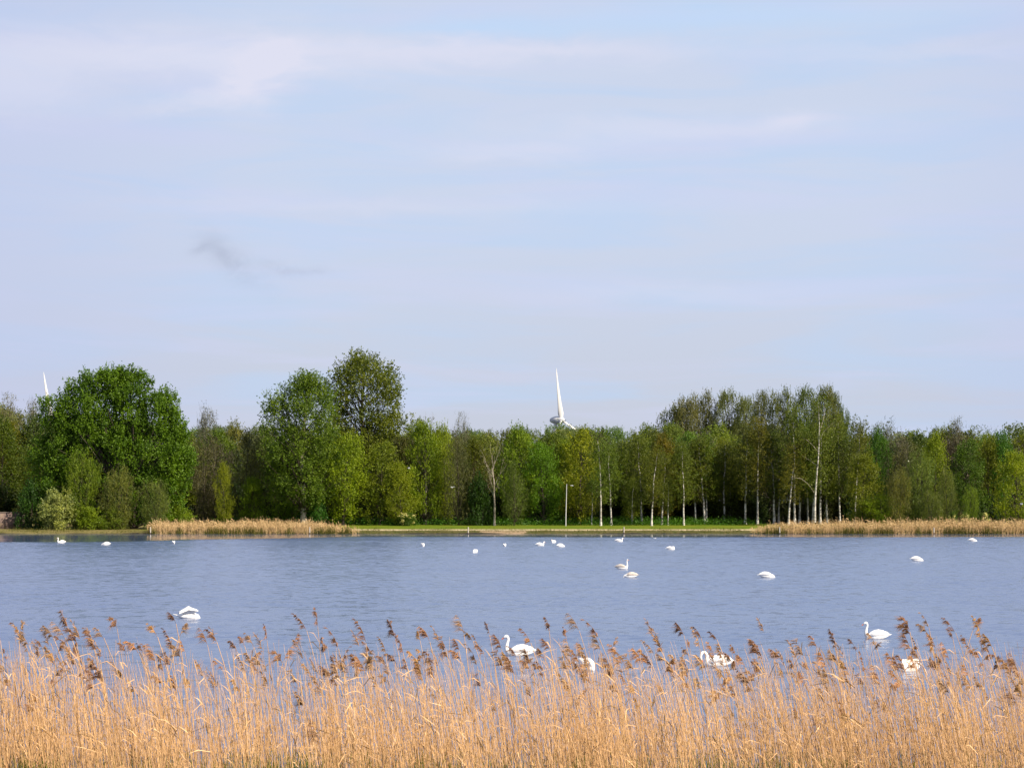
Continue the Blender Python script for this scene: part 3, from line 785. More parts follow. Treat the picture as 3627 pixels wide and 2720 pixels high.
# ------------------------------------------------------------------ reeds
def blades(mb, base, top, rad, rng, sag, tint, segs=5):
    """many thin three sided stalks at once; sag bends the tip sideways"""
    n = len(base); s = np.linspace(0, 1, segs)
    p = base[:, None] + (top - base)[:, None] * s[None, :, None]
    p[:, :, 0] += sag[:, None] * (s ** 2 - s)[None]
    r = rad[:, None] * (1 - 0.6 * s)[None]
    ang = np.array([0, 2.094, 4.189])
    v = np.zeros((n, segs, 3, 3)); v[:] = p[:, :, None]
    v[..., 0] += r[:, :, None] * np.cos(ang); v[..., 1] += r[:, :, None] * np.sin(ang)
    bi = (np.arange(n) * segs * 3)[:, None, None]; i = (np.arange(segs - 1) * 3)[None, :, None]; j = np.arange(3)[None, None]; k = (j + 1) % 3
    f = np.stack([bi + i + j, bi + i + k, bi + i + 3 + k, bi + i + 3 + j], -1)
    mb.add(v.reshape(-1, 3), f.reshape(-1, 4), np.repeat(tint, (segs - 1) * 3))


def leaf_blades(mb, p, L_, w, rng, tint, dirx=-0.3, droop=0.5):
    """long narrow bent dead leaves"""
    n = len(p); d = unit(np.column_stack([rng.normal(dirx, 0.6, n), rng.normal(0, 0.6, n), rng.uniform(0.1, 1.6, n)]))
    L_ = L_[:, None]; m = p + d * L_ * 0.55; e = p + d * L_ - np.array([0, 0, 1.0]) * L_ * droop * rng.uniform(0, 1, (n, 1))
    side = unit(np.cross(d, rng.normal(size=(n, 3)))) * w
    v = np.stack([p - side * 0.5, p + side * 0.5, m + side, m - side, e + side * 0.15, e - side * 0.15], 1).reshape(-1, 3)
    b = (np.arange(n) * 6)[:, None]
    f = np.concatenate([b + np.array([[0, 1, 2, 3]]), b + np.array([[3, 2, 4, 5]])], 1).reshape(-1, 4)
    mb.add(v, f, np.repeat(tint, 2))


STRAW = (0.63, 0.415, 0.205)


def reed_bed():
    rng = np.random.default_rng(41); mb = MB()
    n = 8800
    D = rng.uniform(36.5, 47, n)
    # clumpy spread along the shore
    cl = np.sort(rng.uniform(-0.29, 0.29, 150)); ci = rng.integers(150, size=n)
    u = np.where(rng.uniform(size=n) < 0.6, cl[ci] + rng.normal(0, 0.006, n), rng.uniform(-0.29, 0.29, n))
    x = u * D
    b = np.column_stack([x, D, [gz(d) - 0.05 for d in D]])
    h = rng.choice([1.0, 1.5, 2.05, 2.75], n, p=[0.20, 0.25, 0.26, 0.29]) * rng.uniform(0.75, 1.2, n)
    lim = np.interp(u, [-0.25, -0.14, -0.04, 0.06, 0.15, 0.25], [1.05, 0.95, 0.94, 0.97, 0.97, 1.05])
    h = np.minimum(h * lim, rng.uniform(2.6, 3.08, n))
    lean = rng.normal(-0.09, 0.09, n) * h - np.interp(u, [-.1, .2], [0, .09]) * h
    wild = rng.uniform(size=n) < 0.05; lean = np.where(wild, rng.normal(0.1, 0.4, n) * h, lean)
    t = b + np.column_stack([lean, rng.normal(0, 0.06, n) * h, h])
    tint = np.clip(rng.normal(0.5, 0.24, n) + rng.normal(0, 0.16, 150)[ci], 0, 1)  # clump tone also paints the shadow streaks among the stems
    blades(mb, b, t, rng.uniform(0.004, 0.0082, n), rng, lean * rng.uniform(0.1, 0.9, n), tint)
    m = 5500; k = rng.integers(n, size=m); s = rng.uniform(0.15, 0.95, (m, 1))
    leaf_blades(mb, b[k] * (1 - s) + t[k] * s, rng.uniform(0.18, 0.55, m), 0.009, rng, np.clip(tint[k] + rng.normal(0.05, 0.2, m), 0, 1))
    # the many small far plumes beyond the ones built singly
    for _ in range(170):
        k = int(rng.integers(n)); q = t[k] + np.array([rng.normal(0, .3), rng.normal(0, .2), rng.uniform(0.0, 0.25)])
        if h[k] < 1.9: continue
        nn = 46; a = rng.uniform(0, 1, nn); p0 = q + np.column_stack([-0.16 * a ** 1.6, 0 * a, 0.34 * a])
        leaf_blades(mb, p0, (0.16 - 0.10 * a) * rng.uniform(0.6, 1.2, nn), 0.006, rng, np.clip(rng.normal(0.02, 0.12, nn), 0, 1), -0.9, 0.4)
    tag(link('reed_bed', mb.mesh('reed_bed', M_REED), None, STRAW), 'dense dry golden reed stems and dead leaves along the near shore', 'reeds', kind='stuff')
    g = MB(); n = 2600; D = rng.uniform(36.3, 40.0, n); cl = rng.uniform(-0.28, 0.28, 60); u = cl[rng.integers(60, size=n)] + rng.normal(0, 0.007, n)
    p = np.column_stack([u * D, D, [gz(d) for d in D]]); hh = rng.uniform(0.35, 1.05, n)
    blades(g, p, p + np.column_stack([rng.normal(0, 0.12, n) * hh, rng.normal(0, 0.1, n), hh]), rng.uniform(0.006, 0.011, n), rng, hh * 0.1, rng.uniform(0.1, 0.9, n), 3)
    tag(link('green_shoots', g.mesh('green_shoots', M_LEAF), None, (0.085, 0.12, 0.015)), 'fresh green shoots at the foot of the near reeds', 'shoots', kind='stuff')


reed_bed()


def make_plume(seed):
    """one sided drooping panicle, stalk along +z, flags towards -x"""
    rng = np.random.default_rng(seed); mb = MB()
    Lp = rng.uniform(0.32, 0.52); bend = rng.uniform(0.25, 0.85); loose = rng.uniform(0.7, 1.4)
    s = np.linspace(0, 1, 8); th = bend * s ** 1.3
    ax = np.column_stack([-np.cumsum(np.sin(th)) / 8 * Lp, 0 * s, np.cumsum(np.cos(th)) / 8 * Lp])
    tube(mb, ax, np.linspace(0.006, 0.002, 8), 3, 0.4)
    nt = int(rng.uniform(9, 16)); tuft = np.sort(rng.uniform(0.02, 1, nt))
    per = int(rng.uniform(12, 19)); n = nt * per; q = np.clip(np.repeat(tuft, per) + rng.normal(0, 0.015, n), 0, 1)
    p = np.column_stack([np.interp(q, s, ax[:, 0]), 0 * q, np.interp(q, s, ax[:, 2])])
    Lt = np.repeat((0.22 - 0.13 * tuft) * rng.uniform(0.45, 1.2, nt) * loose, per) * rng.uniform(0.7, 1.1, n)
    dt = np.repeat(np.column_stack([rng.normal(-0.7, 0.35, nt), rng.normal(0, 0.35, nt), rng.uniform(0.2, 1.0, nt)]), per, 0)
    d = unit(dt + rng.normal(0, 0.16, (n, 3)))
    et = np.repeat(np.column_stack([rng.normal(-0.9, 0.25, nt), rng.normal(0, 0.2, nt), rng.uniform(-0.9, 0.2, nt)]), per, 0)
    m = p + d * Lt[:, None] * 0.55; e = m + unit(et + rng.normal(0, 0.18, (n, 3))) * Lt[:, None] * 0.7
    side = unit(np.cross(d, rng.normal(size=(n, 3)))) * rng.uniform(0.0024, 0.0052, (n, 1))
    v = np.stack([p - side * 0.3, p + side * 0.3, m + side, m - side, e + side * 0.2, e - side * 0.2], 1).reshape(-1, 3)
    b = (np.arange(n) * 6)[:, None]
    f = np.concatenate([b + np.array([[0, 1, 2, 3]]), b + np.array([[3, 2, 4, 5]])], 1).reshape(-1, 4)
    mb.add(v, f, np.repeat(np.clip(np.repeat(rng.uniform(0.15, 0.9, nt), per) + rng.normal(0, 0.2, n), 0, 1), 2))
    return mb.mesh('plume', M_PLUME)


PLUMES = [make_plume(500 + i) for i in range(20)]


def make_stalk(seed):
    """unit stalk: foot at the origin, tip at (0,0,1) once sheared by its own curve; leans to -x"""
    rng = np.random.default_rng(seed); mb = MB()
    s = np.linspace(0, 1, 9); c = rng.uniform(0.04, 0.17); k = rng.uniform(-0.02, 0.13)
    p = np.column_stack([-c * s ** 2.6 - k * s, rng.normal(0, 0.012) * s, s])
    p[:, 0] *= 2.8; p[:, 2] *= 2.8; p[:, 1] *= 2.8
    tube(mb, p, np.linspace(0.0095, 0.005, 9), 4, rng.uniform(0.55, 0.85))
    blades_ = []
    for q in rng.uniform(0.3, 0.92, 3):
        lb = MB(); pt = np.array([[np.interp(q, s, p[:, 0]), np.interp(q, s, p[:, 1]), q * 2.8]])
        leaf_blades(lb, pt, rng.uniform(0.2, 0.5, 1), 0.010, rng, rng.uniform(0.3, 0.9, 1), -0.7)
        blades_.append(lb.mesh('leaf_blade', M_REED))
    slope = (p[-1] - p[-2]); tilt = math.atan2(-slope[0], slope[2])
    return mb.mesh('stem', M_REED), blades_, p[-1], tilt


STALKS = [make_stalk(600 + i) for i in range(12)]
HEADS = {0: [(120,340),(180,250),(230,360),(430,300),(530,220),(560,290),(640,350),(760,300),(885,290),(990,210),(1300,290),(1460,180),(1460,290),(1420,390),(1420,520),(1670,580),(1960,410),(2020,360),(2100,370),(1280,490),(1320,590),(1040,430),(470,520),(20,600),(90,730),(410,710),(800,710),(1100,750),(300,930),(830,480),(690,470),(350,380),(5,320),(1790,330),(1700,360),(2040,530),(2150,590),(250,420),(600,420),(540,370),(310,470),(780,380)],
         900: [(125,310),(310,370),(240,490),(410,250),(530,200),(565,430),(700,385),(920,340),(975,450),(980,530),(920,580),(360,670),(640,660),(1150,320),(1090,430),(1240,430),(1180,510),(1350,510),(1380,340),(1450,330),(1420,460),(1490,570),(1580,380),(1610,470),(1690,400),(1720,500),(1730,270),(1800,330),(1840,530),(1945,280),(1910,430),(2040,390),(2060,540),(2140,590),(1500,810),(1390,660),(2000,910),(720,510),(680,570),(520,760),(460,1130),(870,1190),(1340,1220)],
         1800: [(330,240),(190,340),(350,390),(490,330),(600,250),(600,420),(750,300),(760,400),(850,430),(970,500),(1040,560),(840,550),(190,510),(310,490),(190,590),(50,600),(530,480),(1100,490),(1220,450),(1280,420),(1300,510),(1420,520),(1480,290),(1490,380),(1590,300),(1580,390),(1500,460),(1490,640),(1730,320),(1760,440),(1780,540),(1850,440),(1700,470),(1840,650),(1960,540),(1940,640),(1760,730),(2060,440),(2060,590),(2100,500),(1080,890),(530,790),(530,860),(1010,1190),(2170,990),(1290,590),(1150,530),(450,1130)],
         2677: [(40,450),(230,500),(400,450),(510,380),(440,560),(560,540),(670,410),(730,560),(790,620),(870,490),(890,570),(840,420),(990,380),(350,690),(320,570),(540,1040),(1280,250),(1300,290),(1410,210),(1430,280),(1630,250),(1620,300),(1790,240),(1840,320),(1270,400),(1340,400),(1140,520),(1220,490),(1190,580),(1350,530),(1420,430),(1450,560),(1480,590),(1470,380),(1580,480),(1740,380),(1780,440),(1960,380),(1950,440),(1920,500),(1950,580),(2080,580),(2170,580),(2160,640),(1740,610),(1820,560),(1690,700),(1590,750),(1150,700),(1170,740),(1020,710),(890,680),(740,690),(610,690)]}
PCOL = [((0.215, 0.122, 0.080), 'dark brown'), ((0.32, 0.18, 0.095), 'rusty'), ((0.32, 0.215, 0.14), 'greyish'), ((0.36, 0.22, 0.09), 'golden')]
RSEC = [(-60, 420, 'at the left end of the near reeds'), (420, 760, 'below the swan lifting its wings'), (760, 1250, 'in the thin stretch right of the wing lifting swan'), (1250, 1740, 'left of the nearest long necked swan'),
        (1740, 1930, 'in front of the nearest long necked swan'), (1930, 2160, 'by the half hidden middle swan'), (2160, 2440, 'just left of the loop necked swan'),
        (2440, 2640, 'in front of the loop necked swan'), (2640, 3000, 'just right of the loop necked swan'), (3000, 3180, 'below the open water swan'), (3180, 3290, 'in front of the rightmost swan'), (3290, 3700, 'at the right end of the near reeds')]


def reeds():
    rng = np.random.default_rng(4242)
    heads = [(ox + a / 2.3284, 2100 + b / 2.3284) for ox, l in HEADS.items() for a, b in l]
    heads += [(1800, 2322), (1852, 2338), (1832, 2296), (1880, 2325), (2502, 2342), (2582, 2348), (2612, 2330), (2556, 2362), (3212, 2352), (3242, 2342), (2060, 2350), (2088, 2346), (3080, 2268)]
    for _ in range(298 - len(heads)):
        px = rng.uniform(-10, 3640)
        heads.append((px, np.interp(px, [0, 500, 1000, 1500, 2000, 2300, 2800, 3200, 3627], [2260, 2260, 2290, 2280, 2280, 2300, 2320, 2270, 2270]) + rng.gamma(2.0, 55)))
    for i, (px, row) in enumerate(heads):
        D = rng.uniform(38.5, 46.5)
        stem, leaf, tip, tilt = STALKS[int(rng.integers(12))]
        zb = gz(D) - 0.05
        h = Z(row + 30, D) - zb
        sc = h / 2.8
        flip = rng.uniform() < 0.08
        rz = rng.normal(0, 0.45) + (math.pi if flip else 0)
        lx = tip[0] * sc * math.cos(rz)
        ci = int(rng.choice(4, p=[0.34, 0.38, 0.18, 0.10])); col, word = PCOL[ci]
        where = [s for s in RSEC if s[0] <= px < s[1]]; where = (where[0] if where else RSEC[-1])[2]
        tall = 'tall' if row < 2290 else 'short'
        o = empty('reed', (X(px, D) - lx, D, zb), f'{tall} reed with {word} plume {where}', 'reed', f'{tall} {word} plumed reeds {where}', rz)
        st = link('stem', stem, o, STRAW); st.scale = (sc, sc, sc)
        for l_ in leaf: link('leaf_blade', l_, o, STRAW).scale = (sc, sc, sc)
        pl = link('plume', PLUMES[int(rng.integers(20))], o, tuple(np.array(col) * rng.uniform(0.8, 1.25)))
        pl.location = (tip[0] * sc, tip[1] * sc, tip[2] * sc - 0.03); pl.rotation_euler = (0, -tilt * 1.1, rng.normal(0, 0.35))
        s_ = rng.uniform(0.70, 1.08); pl.scale = (s_, s_, s_)


reeds()


def far_reeds(label, pxr, n, seed, edge):
    rng = np.random.default_rng(seed); mb = MB()
    D = rng.uniform(354.6, 360.5, n) ; px = rng.uniform(*pxr, n)
    fade = np.interp(px, *edge)
    keep = rng.uniform(size=n) < np.clip(fade * 1.1, 0, 1); D, px, fade = D[keep], px[keep], fade[keep]; n = len(px)
    b = np.column_stack([X(px, D), D, [gz(d) - 0.05 for d in D]])
    patch = 0.95 + 0.09 * np.sin(px * 0.021 + seed) * np.sin(px * 0.0087) + 0.04 * np.sin(px * 0.11)
    h = rng.normal(1.62, 0.42, n) * (0.45 + 0.55 * fade) * patch
    t = b + np.column_stack([rng.normal(-0.12, 0.12, n) * h, rng.normal(0, 0.1, n), h])
    blades(mb, b, t, rng.uniform(0.016, 0.032, n), rng, rng.normal(0, 0.2, n), np.clip(rng.normal(0.5, 0.28, n), 0, 1), 4)
    m = n // 2; k = rng.integers(n, size=m)
    leaf_blades(mb, t[k] - np.array([0, 0, 0.25]), rng.uniform(0.3, 0.6, m), 0.05, rng, rng.uniform(0.1, 0.7, m), -0.6)
    tag(link('far_reed_bed', mb.mesh('far_reed_bed', M_REED), None, (0.56, 0.42, 0.215)), label, 'reeds', kind='stuff')
    g = MB(); m = int(n * 0.6); px = rng.uniform(*pxr, m); w = np.sin(px * 0.05 + seed) + np.sin(px * 0.017) + 0.6 * np.sin(px * 0.13)
    keep = (rng.uniform(size=m) < np.clip(0.55 + 0.4 * w, 0.12, 1)) & (np.interp(px, *edge) > 0.25); px = px[keep]; m = len(px)
    D = rng.uniform(353.4, 356.0, m); p = np.column_stack([X(px, D), D, np.full(m, -0.05)])
    hh = rng.uniform(0.25, 1.45, m) * np.interp(w[keep], [-1, .8], [.6, 1])
    blades(g, p, p + np.column_stack([rng.normal(0, 0.1, m), rng.normal(0, 0.1, m), hh]), rng.uniform(0.02, 0.04, m), rng, hh * 0.05, rng.uniform(0, 1, m), 3)
    return g


g1 = far_reeds('dry tan reeds standing in the water along the left part of the far bank', (525, 1275), 6500, 1, ([525, 560, 1100, 1180, 1275], [0.4, 1, 1, 0.65, 0.08]))
g2 = far_reeds('dry tan reeds standing in the water along the right part of the far bank', (2655, 3700), 8500, 2, ([2655, 2720, 2800, 2950, 3150, 3700], [0.08, 0.5, 0.72, 0.85, 1.1, 1.15]))
tag(link('reed_shoots', g1.mesh('reed_shoots', M_LEAF), None, (0.062, 0.068, 0.018)), 'dark green new shoots at the foot of the left far reeds', 'shoots', kind='stuff')
tag(link('reed_shoots', g2.mesh('reed_shoots', M_LEAF), None, (0.062, 0.066, 0.018)), 'dark green new shoots at the foot of the right far reeds', 'shoots', kind='stuff')


# ------------------------------------------------------------------ swans
def solid(mb, voxel, mat, name):
    """fuse overlapping lofts into one continuous skin"""
    me = mb.mesh(name + '_raw', None)
    o = bpy.data.objects.new('tmp', me); COL.objects.link(o)
    rm = o.modifiers.new('r', 'REMESH'); rm.mode = 'VOXEL'; rm.voxel_size = voxel
    sm = o.modifiers.new('s', 'SMOOTH'); sm.iterations = 3; sm.factor = 0.5
    dg = bpy.context.evaluated_depsgraph_get()
    out = bpy.data.meshes.new_from_object(o.evaluated_get(dg))
    out.name = name
    bpy.data.objects.remove(o); bpy.data.meshes.remove(me)
    out.materials.clear(); out.materials.append(mat)
    out.polygons.foreach_set('use_smooth', np.ones(len(out.polygons), dtype=bool))
    return out


def smooth_path(pts, n=26):
    p = np.asarray(pts, float); k = len(p); u = np.linspace(0, k - 1, n); out = []
    for x in u:
        i = min(int(x), k - 2); f = x - i
        p0, p1, p2, p3 = p[max(i - 1, 0)], p[i], p[i + 1], p[min(i + 2, k - 1)]
        out.append(0.5 * ((2 * p1) + (-p0 + p2) * f + (2 * p0 - 5 * p1 + 4 * p2 - p3) * f * f + (-p0 + 3 * p1 - 3 * p2 + p3) * f ** 3))
    return np.array(out)


NECKS = {   # swan faces -x; (x, y, z, radius) from the breast to the base of the bill
    'upright': [(-.30, 0, .12, .10), (-.42, 0, .20, .085), (-.455, 0, .34, .062), (-.425, 0, .48, .052), (-.395, 0, .60, .046), (-.405, 0, .69, .046), (-.455, 0, .725, .056), (-.52, 0, .695, .044), (-.565, 0, .665, .026)],
    'relaxed': [(-.28, 0, .14, .10), (-.40, 0, .22, .08), (-.43, 0, .33, .058), (-.41, 0, .43, .048), (-.44, 0, .50, .046), (-.50, 0, .51, .052), (-.56, 0, .475, .040), (-.60, 0, .44, .026)],
    'looped': [(-.26, 0, .14, .10), (-.36, 0, .24, .075), (-.34, 0, .37, .056), (-.38, 0, .48, .050), (-.47, 0, .52, .048), (-.55, 0, .46, .050), (-.585, 0, .36, .052), (-.56, 0, .28, .042), (-.535, 0, .235, .026)],
    'dipping': [(-.28, 0, .12, .10), (-.40, 0, .14, .075), (-.48, 0, .06, .055), (-.52, 0, -.06, .05), (-.53, 0, -.18, .05)],
    'tucked': [(-.28, 0, .14, .10), (-.38, .02, .22, .08), (-.38, .05, .33, .056), (-.30, .09, .38, .052), (-.20, .11, .36, .050), (-.13, .12, .33, .028)],
    'craning': [(-.30, 0, .12, .10), (-.42, 0, .20, .075), (-.445, 0, .36, .052), (-.43, 0, .50, .045), (-.42, 0, .64, .040), (-.425, 0, .74, .040), (-.45, .02, .79, .046), (-.49, .03, .78, .036), (-.52, .03, .765, .022)],
}


def swan_meshes(pose, young=False, wings='folded'):
    mb = MB()
    xs = [.62, .54, .42, .26, .06, -.14, -.30, -.41, -.47]
    loft(mb, [(x, 0, z) for x, z in zip(xs, [.20, .17, .14, .12, .12, .12, .11, .10, .09])],
         [.015, .05, .11, .17, .215, .22, .18, .11, .03], [.012, .03, .07, .13, .185, .195, .165, .12, .04], 14)
    nk = NECKS[pose]; pp = smooth_path([n[:3] for n in nk]); rr = smooth_path([(n[3], 0, 0) for n in nk])[:, 0] * 1.15
    tube(mb, pp, rr, 10, cap=True)
    body = solid(mb, 0.020, M_SWAN, 'body')
    parts = [('body', body)]
    if pose != 'dipping' and pose != 'tucked':
        bb = MB(); d = unit(pp[-1] - pp[-3]); e = pp[-1] - d * 0.02
        tube(bb, [e, e + d * .03, e + d * .075, e + d * .105], [.026, .022, .016, .010], 8, cap=True)
        parts.append(('bill', bb.mesh('bill', M_BILL, True)))
        kb = MB(); tube(kb, [e + np.array([0, 0, .020]) - d * .012, e + np.array([0, 0, .030]) + d * .004, e + np.array([0, 0, .026]) + d * .022], [.010, .017, .008], 8, cap=True)
        parts.append(('knob', kb.mesh('knob', M_BLACK, True)))
    for sgn in (-1, 1):
        wb = MB()
        if wings == 'folded':
            wx = np.array([-.30, -.20, -.04, .14, .30, .44, .56, .62])
            loft(wb, [(x, sgn * y, z) for x, y, z in zip(wx, [.13, .15, .145, .125, .10, .07, .04, .02], [.18, .22, .26, .28, .27, .24, .225, .235])],
                 [.03, .08, .10, .10, .085, .055, .03, .008], [.05, .115, .155, .165, .14, .09, .04, .010], 10)
            # feather tips standing a little proud on the back
            for q in range(4):
                tube(wb, [(.05 + .1 * q, sgn * (.12 - .02 * q), .40 - .02 * q), (.18 + .1 * q, sgn * (.09 - .02 * q), .405 - .03 * q), (.30 + .09 * q, sgn * .05, .33 - .03 * q)], [.03, .03, .008], 6)
        else:   # half raised, arched over the back
            for q in np.linspace(0, 1, 15):
                r = np.array([-.22 + .44 * q, sgn * .12, .26]); tip = np.array([-.42 + .86 * q, sgn * (.36 - .12 * abs(q - .45)), .46 - .20 * abs(q - .5) - .10 * q])
                m = (r + tip) / 2 + np.array([0, -sgn * .02, .20 - .26 * abs(q - .45)])
                tube(wb, smooth_path([r, m, tip], 7), [.035, .05, .055, .06, .05, .04, .012], 6, cap=True)
        parts.append(('wing', wb.mesh('wing', M_JUV if young else M_SWAN, True)))
    tb = MB(); loft(tb, [(.50, 0, .175), (.60, 0, .20), (.70, 0, .235)], [.06, .045, .012], [.025, .018, .006], 8)
    parts.append(('tail', tb.mesh('tail', M_JUV if young else M_SWAN, True)))
    return parts


SW = {k: swan_meshes(k) for k in NECKS}
SW['raised'] = swan_meshes('dipping', wings='raised')
SW['young'] = swan_meshes('craning', young=True)
SW['young_dip'] = swan_meshes('dipping', young=True)


def swan(pose, px, row, label, face='l', turn=0.0, size=1.0, group='swans on the lake'):
    """px is the middle of the bird, row its waterline"""
    D = FPX * EYE / (row - HY)
    rz = {'l': 0.0, 'r': math.pi, 'away': -math.pi / 2, 'near': math.pi / 2}[face] + turn
    o = empty('swan', (X(px, D), D, -0.03), label, 'swan', group, rz, (size,) * 3)
    for nm, me in SW[pose]: link(nm, me, o)
    return o


SWANS = [
    ('upright', 217, 1923, 'white swan with raised neck facing left under the huge dark tree', 'l', .3, 1.0),
    ('dipping', 374, 1930, 'white swan with its head under water, just right of the left hand neck raising swan', 'l', .1, 1.05),
    ('tucked', 614, 1925, 'white swan seen end on, a small round dot below the left far reeds', 'away', .2, .95),
    ('raised', 667, 2189, 'white swan lifting its wings above the left of the near reeds', 'r', .25, 1.05),
    ('tucked', 1497, 1934, 'white swan seen end on, a square white dot left of the central post', 'near', .2, .95),
    ('dipping', 1683, 1957, 'small white swan with its tail to the right, straight below the central post', 'l', 1.1, .9),
    ('tucked', 1787, 1934, 'round white dot of a swan right of the central post', 'away', -.1, .85),
    ('relaxed', 1914, 1932, 'white swan facing right with a short raised neck, leftmost of a close three', 'r', .2, 1.0),
    ('relaxed', 1961, 1922, 'small white swan facing left, farthest of a close three', 'l', .9, .85),
    ('dipping', 1987, 1936, 'white hump of a swan, rightmost of a close three', 'r', .5, 1.0),
    ('relaxed', 2193, 1918, 'white swan with a curved neck facing right below the right central post', 'r', .1, 1.0),
    ('tucked', 2376, 1946, 'white oval hump of a resting swan right of the curved neck swan', 'r', .1, .95),
    ('young', 2203, 2014, 'young swan with grey brown wings and a long thin upright neck', 'r', .1, 1.0),
    ('young_dip', 2232, 2044, 'young swan with its head under water just below the upright young swan', 'l', .1, 1.0),
    ('dipping', 2717, 2045, 'white hump of a feeding swan alone at the right of the middle water', 'r', .1, 1.1),
    ('dipping', 3249, 1986, 'white hump of a swan alone toward the right edge', 'r', .15, 1.1),
    ('dipping', 3446, 1917, 'far white hump of a swan below the right far reeds', 'r', .1, 1.1),
    ('upright', 1838, 2321, 'nearest swan with a long upright neck facing left, its breast among the plumes', 'l', .1, 1.02),
    ('tucked', 2075, 2372, 'swan half hidden in the near reeds, only a white back showing', 'near', .5, 1.0),
    ('looped', 2538, 2358, 'swan with its neck looped down to its breast behind the plumes', 'l', .05, 0.97),
    ('upright', 3103, 2262, 'white swan with an orange bill in open water facing left', 'l', .06, .95),
    ('tucked', 3223, 2375, 'rightmost swan half hidden behind brown plumes below the open water swan', 'l', .8, 1.0),
]
for pose, px, row, lab, face, turn, size in SWANS: swan(pose, px, row, lab, face, turn, size)


# ------------------------------------------------------------------ gulls
def gull(px, row, D, label, flying=True, turn=0.0):
    o = empty('gull', (X(px, D), D, Z(row, D) if flying else -0.02), label, 'gull', 'gulls', turn)
    mb = MB(); z0 = 0.0 if flying else 0.07
    loft(mb, [(-.20, 0, z0 + (.0 if flying else .10)), (-.15, 0, z0 + (.01 if flying else .10)), (-.10, 0, z0 + .02), (0, 0, z0), (.12, 0, z0 + .01), (.24, 0, z0 + .02)], [.01, .035, .045, .07, .05, .02], [.01, .035, .045, .065, .04, .01], 8)
    link('body', mb.mesh('body', M_SWAN, True), o)
    for s in (-1, 1):
        wb = MB()
        if flying: pts = [(.0, s * .05, .03), (-.03, s * .22, .16), (.05, s * .46, .10)]; wd = [.07, .06, .012]
        else: pts = [(-.08, s * .055, z0 + .03), (.10, s * .05, z0 + .04), (.27, s * .02, z0 + .05)]; wd = [.03, .045, .01]
        p = smooth_path(pts, 6); w = np.interp(np.linspace(0, 1, 6), [0, .5, 1], wd)
        tube(wb, p, w, 6, cap=True)
        link('wing', wb.mesh('wing', M_GULL, True), o)
    bb = MB(); tube(bb, [(-.20, 0, z0 + (0 if flying else .10)), (-.25, 0, z0 + (-.005 if flying else .09))], [.012, .004], 6, cap=True)
    link('bill', bb.mesh('bill', M_BILL, True), o)


gull(1448, 1659, 372, 'tiny white gull flying in front of the trees right of the tall poplars', True, .5)
gull(1602, 1727, 372, 'tiny pale gull flying low before the brown olive tree left of the dead birch', True, 1.2)
gull(3618, 1786, 350, 'tiny white gull flying at the right edge above the far reeds', True, .3)
gull(2320, 1908, FPX * EYE / (1908 - HY), 'small grey white gull sitting on the far water, its head up', False, 3.3)


# ------------------------------------------------------------------ posts, lamp, wall, turbines
def post(px, top, D, label, tilt=0.0):
    o = empty('post', (X(px, D), D, -0.5), label, 'post', 'white topped posts along the far bank')
    o.rotation_euler = (0, tilt, 0)
    h = Z(top, D) + 0.5; r = 0.10
    wb = MB(); tube(wb, [(0, 0, .72), (0, 0, h - .10), (0, 0, h - .03), (0, 0, h)], [r, r * .97, r * .8, r * .3], 9, cap=True)
    db = MB(); tube(db, [(0, 0, 0), (0, 0, .74)], [r * 1.04, r * 1.02], 9, cap=True)
    link('shaft', wb.mesh('shaft', M_POSTW, True), o); link('foot', db.mesh('foot', M_POSTD, True), o)


post(533, 1866, 352.8, 'pale post at the left end of the left far reeds')
post(1097, 1866, 352.8, 'pale post standing before the left far reeds near their right end')
post(1658, 1866, 351.5, 'pale post with a dark wet foot, clear of reeds, left of the sand patch', .02)
post(2210, 1866, 355.0, 'pale post before the lawn below the birches')
post(2762, 1866, 353.0, 'pale post at the left end of the right far reeds', -.02)
post(3308, 1868, 353.0, 'thin pale post half lost in the right far reeds')


def lamp():
    D = 398.0; b = gz(D); o = empty('street_lamp', (X(2004, D), D, b), 'slim pale lamp post with a short arm, left of the birches', 'street lamp')
    h = Z(1714, D) - b
    p = MB(); tube(p, [(0, 0, 0), (0.02, 0, h * .25), (0.10, 0, h * .6), (.17, 0, h - .1), (.18, 0, h)], [.10, .095, .075, .06, .055], 8, cap=True)
    link('pole', p.mesh('pole', M_LAMPP, True), o)
    a = MB(); tube(a, [(.17, 0, h - .08), (.6, -.1, h - .12), (.95, -.2, h - .30)], [.03, .027, .025], 6, cap=True)
    link('arm', a.mesh('arm', M_POSTD, True), o)
    l = MB(); loft(l, [(.85, -.18, h - .30), (1.0, -.2, h - .29), (1.3, -.25, h - .31), (1.5, -.28, h - .34)], [.05, .11, .13, .04], [.03, .07, .08, .03], 10)
    link('lamp_head', l.mesh('lamp_head', M_LAMPH, True), o)


lamp()


def wall():
    D = 374.0; b = gz(D); x0, x1 = X(-260, D), X(88, D); h = Z(1813, D) - b
    o = empty('brick_wall', ((x0 + x1) / 2, D, b), 'low dark reddish brown wall at the left edge of the far bank', 'wall')
    hw = (x1 - x0) / 2

    def box(ax, bx, ay, by, az, bz):
        mb = MB(); v = [(x, y, z) for z in (az, bz) for y in (ay, by) for x in (ax, bx)]
        mb.add(v, [[0, 1, 3, 2], [4, 6, 7, 5], [0, 4, 5, 1], [2, 3, 7, 6], [0, 2, 6, 4], [1, 5, 7, 3]]); return mb
    bm_ = brick_mat()
    link('masonry', box(-hw, hw, 0, .35, -.3, h - .12).mesh('masonry', bm_), o)
    link('coping', box(-hw - .04, hw + .04, -.06, .41, h - .118, h).mesh('coping', plain('coping_stone', (.17, .14, .12), .9, .4, 2.0)), o)
    link('buttress', box(hw - .5, hw - .003, -.25, -.002, -.3, h - .35).mesh('buttress', bm_), o)


wall()


